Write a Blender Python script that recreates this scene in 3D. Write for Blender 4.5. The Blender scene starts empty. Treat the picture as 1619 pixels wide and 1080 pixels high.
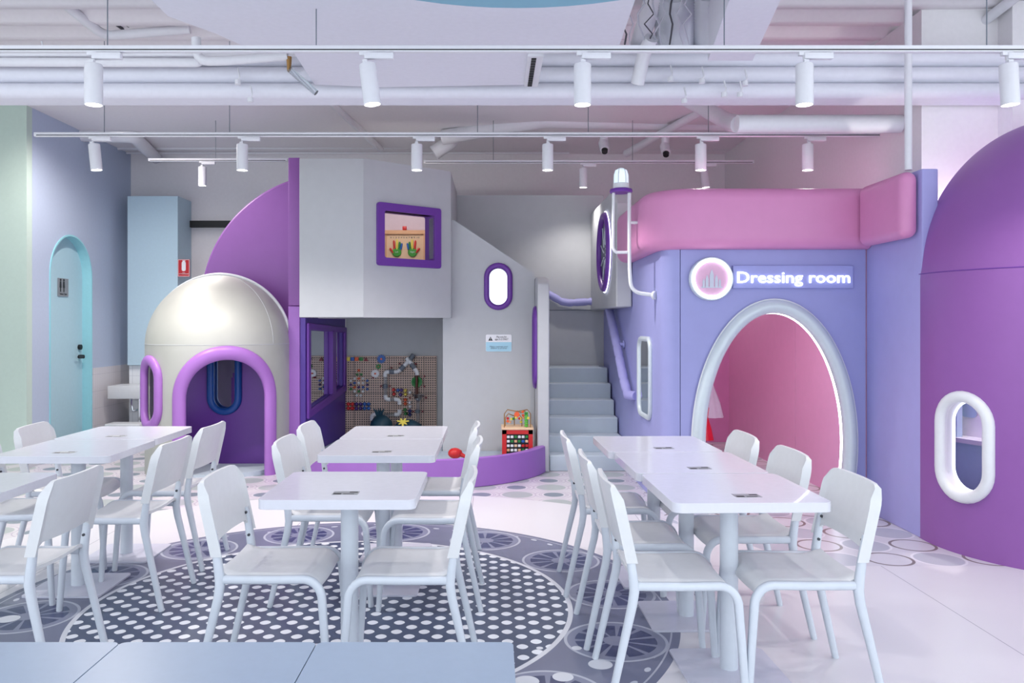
import bpy, bmesh, math, random
from math import sin, cos, pi, radians as R, sqrt, atan2
from mathutils import Vector as V, Matrix
from mathutils.geometry import tessellate_polygon
random.seed(7)
S = bpy.context.scene
COL = S.collection
# ------------------------------------------------------------------ camera, light, exposure
FPX, CX, CY, HC = 1300.0, 780.0, 512.0, 1.4
cam_d = bpy.data.cameras.new('camera'); cam = bpy.data.objects.new('camera', cam_d); COL.objects.link(cam)
cam.location = (0, 0, HC); cam.rotation_euler = (pi/2, 0, 0)
cam_d.sensor_width = 36; cam_d.lens = FPX/1619*36
cam_d.shift_x = (809.5-CX)/1619; cam_d.shift_y = -(540-CY)/1619
cam_d.clip_start = .05; cam_d.clip_end = 100
S.camera = cam
S.view_settings.view_transform = 'Standard'; S.view_settings.look = 'None'
S.view_settings.gamma = 1; S.view_settings.use_curve_mapping = False
S.view_settings.exposure = 0.22
W = bpy.data.worlds.new('daylight'); S.world = W; W.use_nodes = True
bg = W.node_tree.nodes['Background']; bg.inputs[0].default_value = (.85, .94, 1, 1); bg.inputs[1].default_value = 1.9
SPOT_W = {1.9: 9, 4.1: 26, 6.4: 70, 8.9: 40}      # watts of each track lamp
def P(x, y, z):    # photo pixel at depth z -> world point
    return V(((x-CX)*z/FPX, z, HC-(y-CY)*z/FPX))
# ------------------------------------------------------------------ materials
def lin(c):
    return tuple(((v/255)/12.92 if v/255 <= .04045 else ((v/255+.055)/1.055)**2.4) for v in c)
def nodes(m):
    return m.node_tree.nodes, m.node_tree.links
def mat(name, rgb, rough=.5, metal=0, emis=0, trans=0, coat=0, bump=.02, scale=30, var=.04, alpha=1):
    m = bpy.data.materials.new(name); m.use_nodes = True
    n, l = nodes(m); b = n['Principled BSDF']
    c = lin(rgb)
    b.inputs['Roughness'].default_value = rough; b.inputs['Metallic'].default_value = metal
    if coat: b.inputs['Coat Weight'].default_value = coat
    if trans: b.inputs['Transmission Weight'].default_value = trans
    if emis:
        b.inputs['Emission Color'].default_value = (*c, 1); b.inputs['Emission Strength'].default_value = emis
    if alpha < 1: b.inputs['Alpha'].default_value = alpha
    tc = n.new('ShaderNodeTexCoord'); no = n.new('ShaderNodeTexNoise'); no.inputs['Scale'].default_value = scale
    no.inputs['Detail'].default_value = 3
    l.new(tc.outputs['Object'], no.inputs['Vector'])
    mx = n.new('ShaderNodeMix'); mx.data_type = 'RGBA'
    mx.inputs[6].default_value = (*[v*(1-var) for v in c], 1); mx.inputs[7].default_value = (*[min(1, v*(1+var)) for v in c], 1)
    l.new(no.outputs['Fac'], mx.inputs[0]); l.new(mx.outputs[2], b.inputs['Base Color'])
    if bump:
        bp = n.new('ShaderNodeBump'); bp.inputs['Strength'].default_value = bump; bp.inputs['Distance'].default_value = .01
        l.new(no.outputs['Fac'], bp.inputs['Height']); l.new(bp.outputs['Normal'], b.inputs['Normal'])
    return m
M = {}
def dm(k, *a, **kw): M[k] = mat(k, *a, **kw)
dm('white_wall', (232, 229, 232), .8)
dm('ceiling_white', (236, 232, 236), .85)
dm('panel_white', (226, 226, 236), .7)
dm('pipe_white', (226, 226, 232), .5)
dm('blue_wall', (190, 202, 224), .7)
dm('green_wall', (200, 218, 208), .7)
dm('pillar_blue', (188, 214, 228), .6)
dm('door_blue', (184, 218, 230), .45)
dm('door_cyan', (160, 220, 230), .5)
dm('tile_white', (205, 204, 210), .3)
dm('black', (18, 18, 22), .5)
dm('dark_grey', (60, 62, 70), .5)
dm('silver_sign', (150, 152, 156), .4, .3)
dm('sign_red', (190, 20, 35), .5)
dm('sign_white', (240, 240, 245), .5)
dm('sign_blue', (170, 215, 235), .5)
dm('chair_white', (218, 219, 222), .38)
dm('leg_white', (208, 214, 224), .35)
dm('table_white', (216, 216, 226), .22, coat=.25)
dm('base_white', (205, 205, 220), .3)
dm('low_white_skylit', (156, 172, 194), .35)  # white tops with the blue of sky light put into the colour
dm('foam_grey', (188, 190, 194), .6, scale=12)
dm('foam_step', (190, 202, 212), .55, scale=12)
dm('purple', (146, 92, 168), .42, scale=10)
dm('purple_dark', (108, 56, 156), .4, scale=10)
dm('purple_deep', (84, 56, 150), .45, scale=10)
dm('purple_frame', (162, 108, 188), .4, scale=10)
dm('bench_purple', (156, 104, 188), .42, scale=10)
dm('navy', (28, 40, 120), .45)
dm('blue_frame', (24, 76, 158), .4)
dm('silver_foam', (186, 186, 180), .55, .25, scale=8)
dm('rim_white', (226, 228, 232), .35)
dm('lavender', (158, 160, 214), .5, scale=10)
dm('lavender_side', (170, 168, 224), .5, scale=10)
dm('pink', (214, 140, 188), .42, scale=10)
dm('pink_in', (236, 176, 212), .5, scale=10)
dm('magenta_in', (218, 138, 190), .5, scale=10)
dm('ring_grey', (205, 215, 222), .3, .1)
dm('led', (240, 248, 255), .5, emis=5, bump=0)
dm('led_soft', (235, 240, 255), .5, emis=1.6, bump=0)
dm('led_text', (236, 242, 255), .5, emis=1.8, bump=0)
dm('lens', (255, 250, 245), .5, emis=14, bump=0)
dm('logo_pink', (224, 176, 205), .5)
dm('logo_grey', (200, 205, 220), .4)
dm('sign_lav', (158, 162, 220), .5)
dm('mirror', (235, 240, 245), .04, 1, bump=0, var=0)
dm('chrome', (200, 202, 208), .15, 1, bump=0)
dm('mid_grey', (110, 118, 130), .5)
dm('disc_blue', (130, 178, 200), .6)
dm('wood', (222, 170, 130), .55)
dm('wood_panel', (235, 200, 165), .55)
dm('warm_lit_wall', (222, 202, 212), .7)  # cabin back wall, pink of warm light put into its colour
for k, c in dict(red=(205, 40, 40), orange=(230, 95, 50), yellow=(235, 215, 90), green=(70, 160, 60), blue=(40, 95, 175),
                 teal=(30, 130, 120), toy_purple=(70, 40, 120), toy_white=(235, 235, 238), dark_red=(130, 25, 45), brown=(95, 50, 40),
                 bright_green=(90, 190, 60), kelly=(40, 130, 60)).items():
    dm(k, c, .4)
dm('clear', (225, 230, 235), .08, trans=.9, bump=0)
dm('teal_bag', (22, 62, 80), .5)
dm('pit_grey', (175, 188, 204), .6, scale=40, bump=.2, var=.15)
dm('tulle', (222, 214, 232), .7)
dm('satin_red', (215, 25, 55), .35)
dm('bronze', (170, 130, 80), .35, .7)
dm('kiosk_blue', (184, 212, 230), .5)
dm('flex', (196, 200, 208), .4, .4, bump=.3, scale=20)
# math-node expression helper
class E:
    def __init__(s, nt, o): s.nt, s.o = nt, o
    def _op(s, op, *a):
        n = s.nt.nodes.new('ShaderNodeMath'); n.operation = op
        for i, v in enumerate((s,)+a):
            if isinstance(v, E): s.nt.links.new(v.o, n.inputs[i])
            else: n.inputs[i].default_value = v
        return E(s.nt, n.outputs[0])
    def __add__(s, b): return s._op('ADD', b)
    def __sub__(s, b): return s._op('SUBTRACT', b)
    def __mul__(s, b): return s._op('MULTIPLY', b)
    def __truediv__(s, b): return s._op('DIVIDE', b)
    def lt(s, b): return s._op('LESS_THAN', b)
    def gt(s, b): return s._op('GREATER_THAN', b)
    def abs(s): return s._op('ABSOLUTE')
    def floor(s): return s._op('FLOOR')
    def sqrt(s): return s._op('SQRT')
    def pow(s, b): return s._op('POWER', b)
    def mod(s, b): return s._op('FLOORED_MODULO', b)
    def sin(s): return s._op('SINE')
    def cos(s): return s._op('COSINE')
    def atan2(s, b): return s._op('ARCTAN2', b)
    def inv(s): return (s*-1)+1
    def max(s, b): return s._op('MAXIMUM', b)
    def min(s, b): return s._op('MINIMUM', b)
def mixc(nt, fac, a, b):
    n = nt.nodes.new('ShaderNodeMix'); n.data_type = 'RGBA'
    nt.links.new(fac.o, n.inputs[0])
    for i, v in ((6, a), (7, b)):
        if isinstance(v, tuple): n.inputs[i].default_value = (*lin(v), 1)
        else: nt.links.new(v, n.inputs[i])
    return n.outputs[2]
def floor_material():
    m = bpy.data.materials.new('floor_vinyl'); m.use_nodes = True; nt = m.node_tree
    b = nt.nodes['Principled BSDF']
    g = nt.nodes.new('ShaderNodeNewGeometry'); sp = nt.nodes.new('ShaderNodeSeparateXYZ'); nt.links.new(g.outputs['Position'], sp.inputs[0])
    X, Y = E(nt, sp.outputs[0]), E(nt, sp.outputs[1])
    # plain tiles with fine joints
    jx = ((X-2.24+.002).mod(1.2)).lt(.004); jy = ((Y-4.75).mod(2.4)).lt(.004)
    c = mixc(nt, jx.max(jy), (222, 219, 224), (150, 148, 158))
    cx, cy = -.81, 4.1
    dx, dy = X-cx, Y-cy
    r = (dx*dx+dy*dy).sqrt()
    zone = r.gt(2.67)*Y.gt(4.75)
    # disc tiles by the stairs
    def lattice(x0, y0, sx, sy):
        u = (X-x0)/sx+.5; v = (Y-y0)/sy+.5
        iu, iv = u.floor(), v.floor()
        fu, fv = (u-iu-.5)*sx, (v-iv-.5)*sy
        d = (fu*fu+fv*fv).sqrt(); par = (iu+iv).mod(2).gt(.5)
        return d, par
    d, par = lattice(.197, 6.735, .297, .30)
    big = d.lt(.125)*par.inv(); sm = d.lt(.082)*par
    rings = ((d-.150).abs().lt(.004)+(d-.118).abs().lt(.0035)*par+(d-.103).abs().lt(.003)*par).min(1)
    z1 = mixc(nt, rings, (214, 208, 214), (186, 174, 190))
    z1 = mixc(nt, big, z1, (172, 178, 178)); z1 = mixc(nt, sm, z1, (128, 138, 150))
    d2, par2 = lattice(2.65, 4.89, .297, .305)
    disc = d2.lt(.135)*par2.inv(); ring = (d2-.132).abs().lt(.009)*par2; halo = (d2-.146).abs().lt(.006)*par2.inv()
    z2 = mixc(nt, disc, (214, 211, 218), (186, 188, 198)); z2 = mixc(nt, ring, z2, (128, 116, 112)); z2 = mixc(nt, halo, z2, (230, 228, 234))
    zz = mixc(nt, X.gt(1.25), z1, z2)
    c = mixc(nt, zone, c, zz)
    # printed round carpet motif
    band = r.lt(1.7)
    bc = (112, 116, 140)
    th = dy.atan2(dx)
    # dots near the rim
    t60 = (th*(70/(2*pi))).mod(1)-.5; a60 = t60*(2*pi*1.6/70)
    wob = (th*9).sin()*.03
    dd = ((a60/1.0).pow(2)*.5+((r-1.60)-wob).pow(2)*1.6).sqrt().lt(.016)
    cb = mixc(nt, dd, bc, (196, 200, 212))
    k = 2*pi/14; th0 = R(6.6)
    tt = (th-th0+k/2).mod(k)-k/2
    lx, ly = r*tt.cos()-1.43, r*tt.sin()
    rho = (lx*lx+ly*ly).sqrt(); ph = ly.atan2(lx)
    ins = rho.lt(.215)
    cb = mixc(nt, ins, cb, (128, 132, 156))
    pet = ((ph*5.5).sin().abs().gt(.36))*rho.gt(.055)*rho.lt(.18)
    cb = mixc(nt, pet, cb, (58, 66, 104))
    cb = mixc(nt, (rho-.222).abs().lt(.007), cb, (180, 184, 198))
    # inner field of small pebbles
    u = X/.1257; v = Y/.115
    def blob(ou, ov):
        uu = (u+ou); vv = (v+ov)
        fu = (uu-uu.floor()-.5)*.1257; fv = (vv-vv.floor()-.5)*.115
        return ((fu/.0255).abs().pow(1.7)+(fv/.027).abs().pow(1.7)).lt(1)
    bl = blob(0, 0).max(blob(.5, .5))
    ci = mixc(nt, bl, (70, 82, 108), (232, 235, 242))
    cb = mixc(nt, r.lt(1.19), cb, ci)
    cb = mixc(nt, (r-1.19).abs().lt(.012), cb, (214, 216, 224))
    cb = mixc(nt, (r-1.66).abs().lt(.004), cb, (180, 182, 196))
    for (sx_, sy_, rr) in ((.44, 3.38, .05), (.276, 3.26, .042), (.13, 3.22, .05), (.36, 3.55, .022), (.2, 3.55, .015), (-2.3, 3.9, .05), (-2.25, 3.6, .05), (-2.1, 3.4, .04)):
        q = ((X-sx_).pow(2)+((Y-sy_)).pow(2)).sqrt().lt(rr)
        cb = mixc(nt, q, cb, (216, 218, 226))
    c = mixc(nt, band, c, cb)
    nt.links.new(c, b.inputs['Base Color'])
    no = nt.nodes.new('ShaderNodeTexNoise'); no.inputs['Scale'].default_value = 3
    nt.links.new(g.outputs['Position'], no.inputs['Vector'])
    rg = E(nt, no.outputs['Fac'])*.02+.30
    nt.links.new(rg.o, b.inputs['Roughness'])
    return m
M['floor'] = floor_material()
def tile_material(name, rgb, joint, sx, sy, axis):
    m = bpy.data.materials.new(name); m.use_nodes = True; nt = m.node_tree; b = nt.nodes['Principled BSDF']
    g = nt.nodes.new('ShaderNodeNewGeometry'); sp = nt.nodes.new('ShaderNodeSeparateXYZ'); nt.links.new(g.outputs['Position'], sp.inputs[0])
    U, Z = E(nt, sp.outputs[axis]), E(nt, sp.outputs[2])
    j = (U.mod(sx).lt(.004)).max(Z.mod(sy).lt(.004))
    nt.links.new(mixc(nt, j, rgb, joint), b.inputs['Base Color']); b.inputs['Roughness'].default_value = .3
    return m
M['tiles_side'] = tile_material('tiles_side', (226, 222, 226), (200, 196, 204), .05, .2, 1)
M['tiles_back'] = tile_material('tiles_back', (232, 236, 240), (200, 204, 212), .15, .15, 0)
def peg_material():
    m = bpy.data.materials.new('pegboard'); m.use_nodes = True; nt = m.node_tree; b = nt.nodes['Principled BSDF']
    g = nt.nodes.new('ShaderNodeNewGeometry'); sp = nt.nodes.new('ShaderNodeSeparateXYZ'); nt.links.new(g.outputs['Position'], sp.inputs[0])
    X, Z = E(nt, sp.outputs[0]), E(nt, sp.outputs[2])
    p = .0262
    fx, fz = X.mod(p)-p/2, Z.mod(p)-p/2
    h = (fx*fx+fz*fz).sqrt().lt(.0078)
    pn = (X.mod(.4).lt(.006)).max(Z.mod(.2).lt(.005))
    c = mixc(nt, h, (214, 188, 174), (60, 50, 56)); c = mixc(nt, pn, c, (84, 70, 70))
    nt.links.new(c, b.inputs['Base Color']); b.inputs['Roughness'].default_value = .6
    return m
M['peg'] = peg_material()
# ------------------------------------------------------------------ geometry helpers
class MB:
    def __init__(s): s.bm = bmesh.new()
    def quadloop(s, a, b):
        n = len(a)
        for i in range(n):
            try: s.bm.faces.new((a[i], a[(i+1) % n], b[(i+1) % n], b[i]))
            except ValueError: pass
    def box(s, x0, x1, y0, y1, z0, z1, bev=0, seg=3, mtx=None):
        t = bmesh.new(); bmesh.ops.create_cube(t, size=1)
        for v in t.verts: v.co = V(((x0+x1)/2+v.co.x*(x1-x0), (y0+y1)/2+v.co.y*(y1-y0), (z0+z1)/2+v.co.z*(z1-z0)))
        if bev: bmesh.ops.bevel(t, geom=t.edges[:], offset=bev, segments=seg, profile=.5, affect='EDGES')
        if mtx: t.transform(mtx)
        s.merge(t); return s
    def merge(s, t):
        me = bpy.data.meshes.new('t'); t.to_mesh(me); t.free(); s.bm.from_mesh(me); bpy.data.meshes.remove(me)
    def tube(s, pts, r, seg=10, closed=False, prof=None, up=None, cap=True):
        pts = [V(p) for p in pts]; n = len(pts)
        tan = []
        for i in range(n):
            a = pts[i-1] if (i > 0 or closed) else pts[i]; b = pts[(i+1) % n] if (i < n-1 or closed) else pts[i]
            tan.append((b-a).normalized())
        if prof is None: prof = [(cos(2*pi*k/seg), sin(2*pi*k/seg)) for k in range(seg)]
        rs = r if isinstance(r, (list, tuple)) else [r]*n
        if up is None:
            nrm = tan[0].orthogonal().normalized()
        rings = []
        for i in range(n):
            t = tan[i]
            if up is not None:
                u = up[i] if isinstance(up, list) else V(up)
                nn = (u-t*u.dot(t)).normalized()
            else:
                nrm = (nrm-t*nrm.dot(t))
                nrm = nrm.normalized() if nrm.length > 1e-6 else t.orthogonal().normalized()
                nn = nrm
            bb = t.cross(nn)
            rings.append([s.bm.verts.new(pts[i]+(nn*p[0]+bb*p[1])*rs[i]) for p in prof])
        for i in range(n-1 if not closed else n): s.quadloop(rings[i], rings[(i+1) % n])
        if not closed and cap:
            s.bm.faces.new(rings[0][::-1]); s.bm.faces.new(rings[-1])
        return s
    def cyl(s, a, b, r, r2=None, seg=24):
        return s.tube([a, b], [r, r if r2 is None else r2], seg)
    def lathe(s, prof, c=(0, 0, 0), seg=32, a0=0, a1=2*pi, axis='Z', caps=True):
        full = abs(a1-a0-2*pi) < 1e-6; n = seg if full else seg+1; c = V(c)
        rings = []
        for (r, z) in prof:
            ring = []
            for k in range(n):
                a = a0+(a1-a0)*k/seg
                p = V((r*cos(a), r*sin(a), z)) if axis == 'Z' else (V((r*cos(a), z, r*sin(a))) if axis == 'Y' else V((z, r*cos(a), r*sin(a))))
                ring.append(s.bm.verts.new(c+p))
            rings.append(ring)
        for i in range(len(prof)-1):
            for k in range(n if full else n-1):
                try: s.bm.faces.new((rings[i][k], rings[i][(k+1) % n], rings[i+1][(k+1) % n], rings[i+1][k]))
                except ValueError: pass
        for ri, ring in ((0, rings[0]), (-1, rings[-1])):
            if caps and full and prof[ri][0] > 1e-4: s.bm.faces.new(ring)
        return s
    def plate(s, loops, o, u, v, nrm, th):
        """flat plate with holes: loops of 2D points, o+u*a+v*b, thickened along nrm"""
        o, u, v, nrm = V(o), V(u), V(v), V(nrm)
        f, b, idx = [], [], []
        for L in loops:
            fl, bl = [], []
            for (a, c) in L:
                p = o+u*a+v*c
                fl.append(s.bm.verts.new(p)); bl.append(s.bm.verts.new(p+nrm*th))
            f += fl; b += bl; s.quadloop(fl, bl)
        tris = tessellate_polygon([[V((a, c, 0)) for (a, c) in L] for L in loops])
        for t in tris:
            try:
                s.bm.faces.new([f[i] for i in t]); s.bm.faces.new([b[i] for i in t][::-1])
            except ValueError: pass
        return s
    def build(s, name, m, parent=None, ang=35, bev=0, recalc=True):
        bm = s.bm
        bmesh.ops.remove_doubles(bm, verts=bm.verts, dist=1e-5)
        if recalc: bmesh.ops.recalc_face_normals(bm, faces=bm.faces)
        me = bpy.data.meshes.new(name); bm.to_mesh(me); bm.free()
        me.materials.append(M[m] if isinstance(m, str) else m)
        for p in me.polygons: p.use_smooth = True
        me.set_sharp_from_angle(angle=R(ang))
        o = bpy.data.objects.new(name, me); COL.objects.link(o)
        if parent: o.parent = parent
        if bev:
            md = o.modifiers.new('b', 'BEVEL'); md.width = bev; md.segments = 3; md.limit_method = 'ANGLE'; md.angle_limit = R(40)
        return o
def tag(o, label, cat, group=None, kind=None):
    o['label'] = label; o['category'] = cat
    if group: o['group'] = group
    if kind: o['kind'] = kind
    return o
def thing(name, label, cat, loc=(0, 0, 0), rz=0, group=None):
    o = bpy.data.objects.new(name, None); COL.objects.link(o); o.location = loc; o.rotation_euler = (0, 0, rz)
    o.empty_display_size = .1
    return tag(o, label, cat, group)
def struct(o): o['kind'] = 'structure'; return o
def reparent(root):      # parts were modelled in world space: keep them there
    pass
def wpart(mb, name, m, root, **k):
    """part modelled in world coordinates under a root that is not at the origin"""
    o = mb.build(name, m, None, **k)
    inv = Matrix.LocRotScale(root.location, root.rotation_euler, (1, 1, 1)).inverted()
    o.data.transform(inv); o.parent = root
    return o
def wsub(mb, name, m, part, **k):
    root = part.parent
    o = mb.build(name, m, None, **k)
    inv = Matrix.LocRotScale(root.location, root.rotation_euler, (1, 1, 1)).inverted()
    o.data.transform(inv); o.parent = part
    return o
def copy_tree(o, parent=None):
    c = o.copy(); COL.objects.link(c)
    if parent: c.parent = parent
    for ch in [x for x in KIDS.get(o.name, [])]: copy_tree(ch, c)
    return c
KIDS = {}
def index(o):
    KIDS[o.name] = list(o.children)
    for c in o.children: index(c)
def stadium(w, h, n=16, c=(0, 0)):      # vertical pill outline, full size w x h
    r = w/2; pts = []
    for k in range(n+1): a = pi*k/n; pts.append((c[0]+r*cos(a), c[1]+(h/2-r)+r*sin(a)))
    for k in range(n+1): a = pi+pi*k/n; pts.append((c[0]+r*cos(a), c[1]-(h/2-r)+r*sin(a)))
    return pts
def rrect(w, h, r, n=6, c=(0, 0)):
    pts = []
    for (sx, sy, a0) in ((1, 1, 0), (-1, 1, 90), (-1, -1, 180), (1, -1, 270)):
        for k in range(n+1):
            a = R(a0+90*k/n); pts.append((c[0]+sx*(w/2-r)+r*cos(a), c[1]+sy*(h/2-r)+r*sin(a)))
    return pts
def arch(w, h, n=24, x=0, z=0, r=None):      # arched door outline standing on z
    q = w/2; pts = [(x+q, z)]
    for k in range(n+1): a = pi*k/n; pts.append((x+q*cos(a), z+h-q+q*sin(a)))
    pts.append((x-q, z)); return pts
def text_mesh(s, size, width=None, ext=.002, off=0, align='CENTER', res=3):
    cu = bpy.data.curves.new('t', 'FONT'); cu.body = s; cu.size = size; cu.extrude = ext; cu.offset = off
    cu.align_x = align; cu.resolution_u = res; cu.space_line = .9
    o = bpy.data.objects.new('t', cu); COL.objects.link(o)
    bpy.context.view_layer.update()
    me = bpy.data.meshes.new_from_object(o.evaluated_get(bpy.context.evaluated_depsgraph_get()))
    bpy.data.objects.remove(o); bpy.data.curves.remove(cu)
    if width:
        xs = [v.co.x for v in me.vertices]; f = width/(max(xs)-min(xs))
        for v in me.vertices: v.co.x *= f
    return me
def add_text(name, s, size, m, root, mtx, **k):
    me = text_mesh(s, size, **k); me.transform(mtx)
    inv = Matrix.LocRotScale(root.location, root.rotation_euler, (1, 1, 1)).inverted() if root else Matrix()
    me.transform(inv); me.materials.clear(); me.materials.append(M[m])
    o = bpy.data.objects.new(name, me); COL.objects.link(o)
    if root: o.parent = root
    return o
FRONT = Matrix.Rotation(pi/2, 4, 'X')      # text facing the camera (-Y)
# ------------------------------------------------------------------ the setting
H = 3.6
b = MB(); b.box(-7, 5.3, -2.5, 11, -.1, 0); struct(b.build('floor', 'floor'))
# ceiling: ribbed deck in front of the beam, smooth behind
b = MB()
prof = []
y = -2.5
while y < 6.6:
    for (dy, dz) in ((0, 0), (.10, 0), (.15, -.05), (.25, -.05), (.30, 0)): prof.append((y+dy, H+.05+dz))
    y += .32
prof += [(6.62, H), (11, H), (11, H+.2), (-2.5, H+.2)]
b.plate([prof], (-7, 0, 0), (0, 1, 0), (0, 0, 1), (1, 0, 0), 12.3)
struct(b.build('ceiling', 'ceiling_white', ang=60))
b = MB(); b.box(-7, 5.3, 10.66, 10.8, 0, H); struct(b.build('wall_back', 'white_wall'))
b = MB(); b.plate([[(8.38, 0), (10.66, 0), (10.66, H), (8.38, H)], arch(.92, 2.39, x=9.16)], (-4.7, 0, 0), (0, 1, 0), (0, 0, 1), (-1, 0, 0), .12)
struct(b.build('wall_left', 'blue_wall'))
b = MB(); b.box(-7, -4.7, 8.28, 8.379, 0, H); struct(b.build('wall_left_green', 'green_wall'))
b = MB(); b.box(-7.1, -7, 3.5, 8.5, 0, H); struct(b.build('wall_far_left', 'green_wall'))
b = MB(); b.box(3.0, 3.12, 5.86, 10.66, 0, H); struct(b.build('wall_right', 'white_wall'))
b = MB(); b.box(3.0, 5.3, 5.76, 5.86, 0, H); struct(b.build('wall_right_return', 'white_wall'))
b = MB(); b.box(5.2, 5.3, 3.5, 5.76, 0, H); struct(b.build('wall_far_right', 'white_wall'))
b = MB(); b.box(3.535, 3.9, 5.6, 5.76, 0, H); struct(b.build('wall_right_pier', 'white_wall'))
# door on the left wall
d = thing('door', '', '', (-4.81, 9.16, 0)); del d['label'], d['category']; d.name = 'door_1'; d['kind'] = 'structure'
b = MB(); b.plate([arch(.92, 2.39, x=9.16)], (-4.80, 0, 0), (0, 1, 0), (0, 0, 1), (-1, 0, 0), .04); wpart(b, 'door_panel', 'door_blue', d)
b = MB(); oa = arch(.92, 2.39, x=9.16); ia = arch(.885, 2.372, x=9.16)
b.plate([oa+ia[::-1]], (-4.69, 0, 0), (0, 1, 0), (0, 0, 1), (-1, 0, 0), .11); wpart(b, 'door_frame', 'door_cyan', d)
b = MB(); b.cyl((-4.80, 9.52, 1.13), (-4.77, 9.52, 1.13), .03, seg=16); wpart(b, 'lock', 'black', d)
b = MB(); b.cyl((-4.80, 9.52, 1.02), (-4.74, 9.52, 1.02), .022, seg=16).tube([(-4.745, 9.52, 1.02), (-4.745, 9.40, 1.02)], .011); wpart(b, 'door_handle', 'black', d)
# beam that carries rolls of duct, rows seen below the ceiling line
b = MB()
pr = [(5.74, 3.25), (5.74, 2.925)]
for (z0, z1) in ((2.925, 3.03), (3.03, 3.14), (3.14, 3.25)):
    for k in range(9):
        a = -pi/2+pi*k/8; pr.append((5.58-.07*cos(a), (z0+z1)/2+(z1-z0)/2*sin(a)))
b.plate([pr], (-7, 0, 0), (0, 1, 0), (0, 0, 1), (1, 0, 0), 12.2); o = struct(b.build('trim_1', 'panel_white', ang=50))
# dropped ceiling panels
b = MB(); b.plate([[(-1.62, 1.0), (.58, 1.0), (.71, 4.63), (-1.42, 4.63), (-1.5, 4.45), (-1.66, 4.2)]], (0, 0, 2.97), (1, 0, 0), (0, 1, 0), (0, 0, 1), .06)
tag(b.build('ceiling_panel', 'panel_white'), 'large white dropped ceiling panel above the front lighting track', 'ceiling panel')
b = MB(); b.plate([[(-1.15, 4.66), (.22, 4.66), (.28, 5.38), (-.75, 5.44), (-1.17, 5.38)]], (0, 0, 2.965), (1, 0, 0), (0, 1, 0), (0, 0, 1), .06)
tag(b.build('ceiling_panel', 'panel_white'), 'narrower white dropped ceiling panel behind the front lighting track', 'ceiling panel')
b = MB(); b.lathe([(.0005, 2.6), (.975, 2.6), (.975, 2.66), (.0005, 2.66)], (.09, 2.15, 0), 64)
tag(b.build('ceiling_disc', 'disc_blue'), 'pale blue round disc hanging at the top of the picture', 'ceiling disc')
g = thing('ceiling_diffuser', 'slotted air diffuser strip hanging beside the narrower ceiling panel', 'vent', (.25, 5.1, 2.965))
b = MB(); b.box(.20, .29, 4.75, 5.36, 2.945, 2.965); wpart(b, 'frame', 'pipe_white', g)
b = MB()
for k in range(12): b.box(.222, .25, 4.78+.048*k, 4.81+.048*k, 2.94, 2.946)
wpart(b, 'slots', 'black', g)['kind'] = 'stuff'
b = MB(); b.plate([[(1.15, 3.95), (1.40, 3.95), (1.575, 5.0), (1.305, 5.0)]], (0, 0, 3.0), (1, 0, 0), (0, 1, 0), (0, 0, 1), .5)
tag(b.build('air_duct', 'panel_white'), 'flat white rectangular air duct slanting at the upper right', 'duct')
# ------------------------------------------------------------------ ceiling pipes
def pipe(pts, r, label, m='pipe_white', name='ceiling_pipe', cat='pipe', group=None, seg=12, world=False):
    q = [p if world else P(*p) for p in pts]
    # soften corners
    out = [q[0]]
    for i in range(1, len(q)-1):
        a, c, d2 = q[i-1], q[i], q[i+1]
        e = min((a-c).length, (d2-c).length, .16)*.5
        p0, p1 = c+(a-c).normalized()*e, c+(d2-c).normalized()*e
        for k in range(6):
            t = k/5; out.append(p0*(1-t)**2+c*2*t*(1-t)+p1*t*t)
    out.append(q[-1])
    b = MB(); b.tube(out, r, seg); return tag(b.build(name, m), label, cat, group)
pipe([(20, -60, 5.4), (165, 57, 6.15), (300, 46, 6.2)], .035, 'thick white pipe slanting then bending above the front track, upper left')
pipe([(-40, 84, 5.4), (470, 84, 5.4)], .022, 'straight white pipe behind the front track at the far left, upper of two')
pipe([(-40, 98, 5.42), (315, 99, 5.42), (320, 88, 5.42)], .03, 'straight white pipe behind the front track at the far left, lower of two')
pipe([(310, 60, 5.3), (312, 97, 5.3), (360, 96, 5.3), (455, 88, 5.3)], .03, 'white pipe with elbow ending at the brass sprinkler head')
pipe([(75, 212, 9.4), (212, 216, 9.4), (246, 250, 10.5)], .075, 'fat white pipe bending toward the back wall above the pillar')
pipe([(170, 234, 10.3), (700, 231, 10.3)], .028, 'long thin white pipe along the back wall, left half', seg=8)
pipe([(200, 242, 10.5), (900, 242, 10.5)], .012, 'thin white conduit just above the back lighting track', seg=6)
pipe([(520, 158, 8.1), (602, 236, 10.2)], .04, 'white pipe slanting down left of the duct elbow')
pipe([(722, 196, 9.5), (716, 222, 9.5), (686, 242, 9.5)], .085, 'short fat duct elbow hanging above the stairs')
pipe([(700, 217, 9.3), (860, 190, 9.0), (1150, 196, 9.2)], .085, 'long pale duct bending right above the stairs')
pipe([(990, 243, 9.8), (1140, 158, 8.2)], .045, 'white pipe slanting up behind the ceiling cameras')
pipe([(1010, 150, 8.6), (1020, 172, 8.8), (1100, 176, 8.8), (1110, 160, 8.6)], .05, 'white U shaped pipe bend below the beam')
pipe([(1088, 158, 7.6), (1150, 192, 7.0), (1170, 197, 6.1)], .07, 'short white pipe joining the thick right hand pipe')
pipe([(1165, 196, 6.0), (1424, 196, 6.0)], .066, 'thick white pipe running to the right wall below the beam')
pipe([(118, -10, 5.7), (200, 50, 6.3)], .014, 'thin dark conduit pair at the upper left, left one', m='dark_grey', name='conduit', cat='conduit', seg=6)
pipe([(134, -10, 5.7), (210, 46, 6.3)], .014, 'thin dark conduit pair at the upper left, right one', m='dark_grey', name='conduit', cat='conduit', seg=6)
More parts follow.
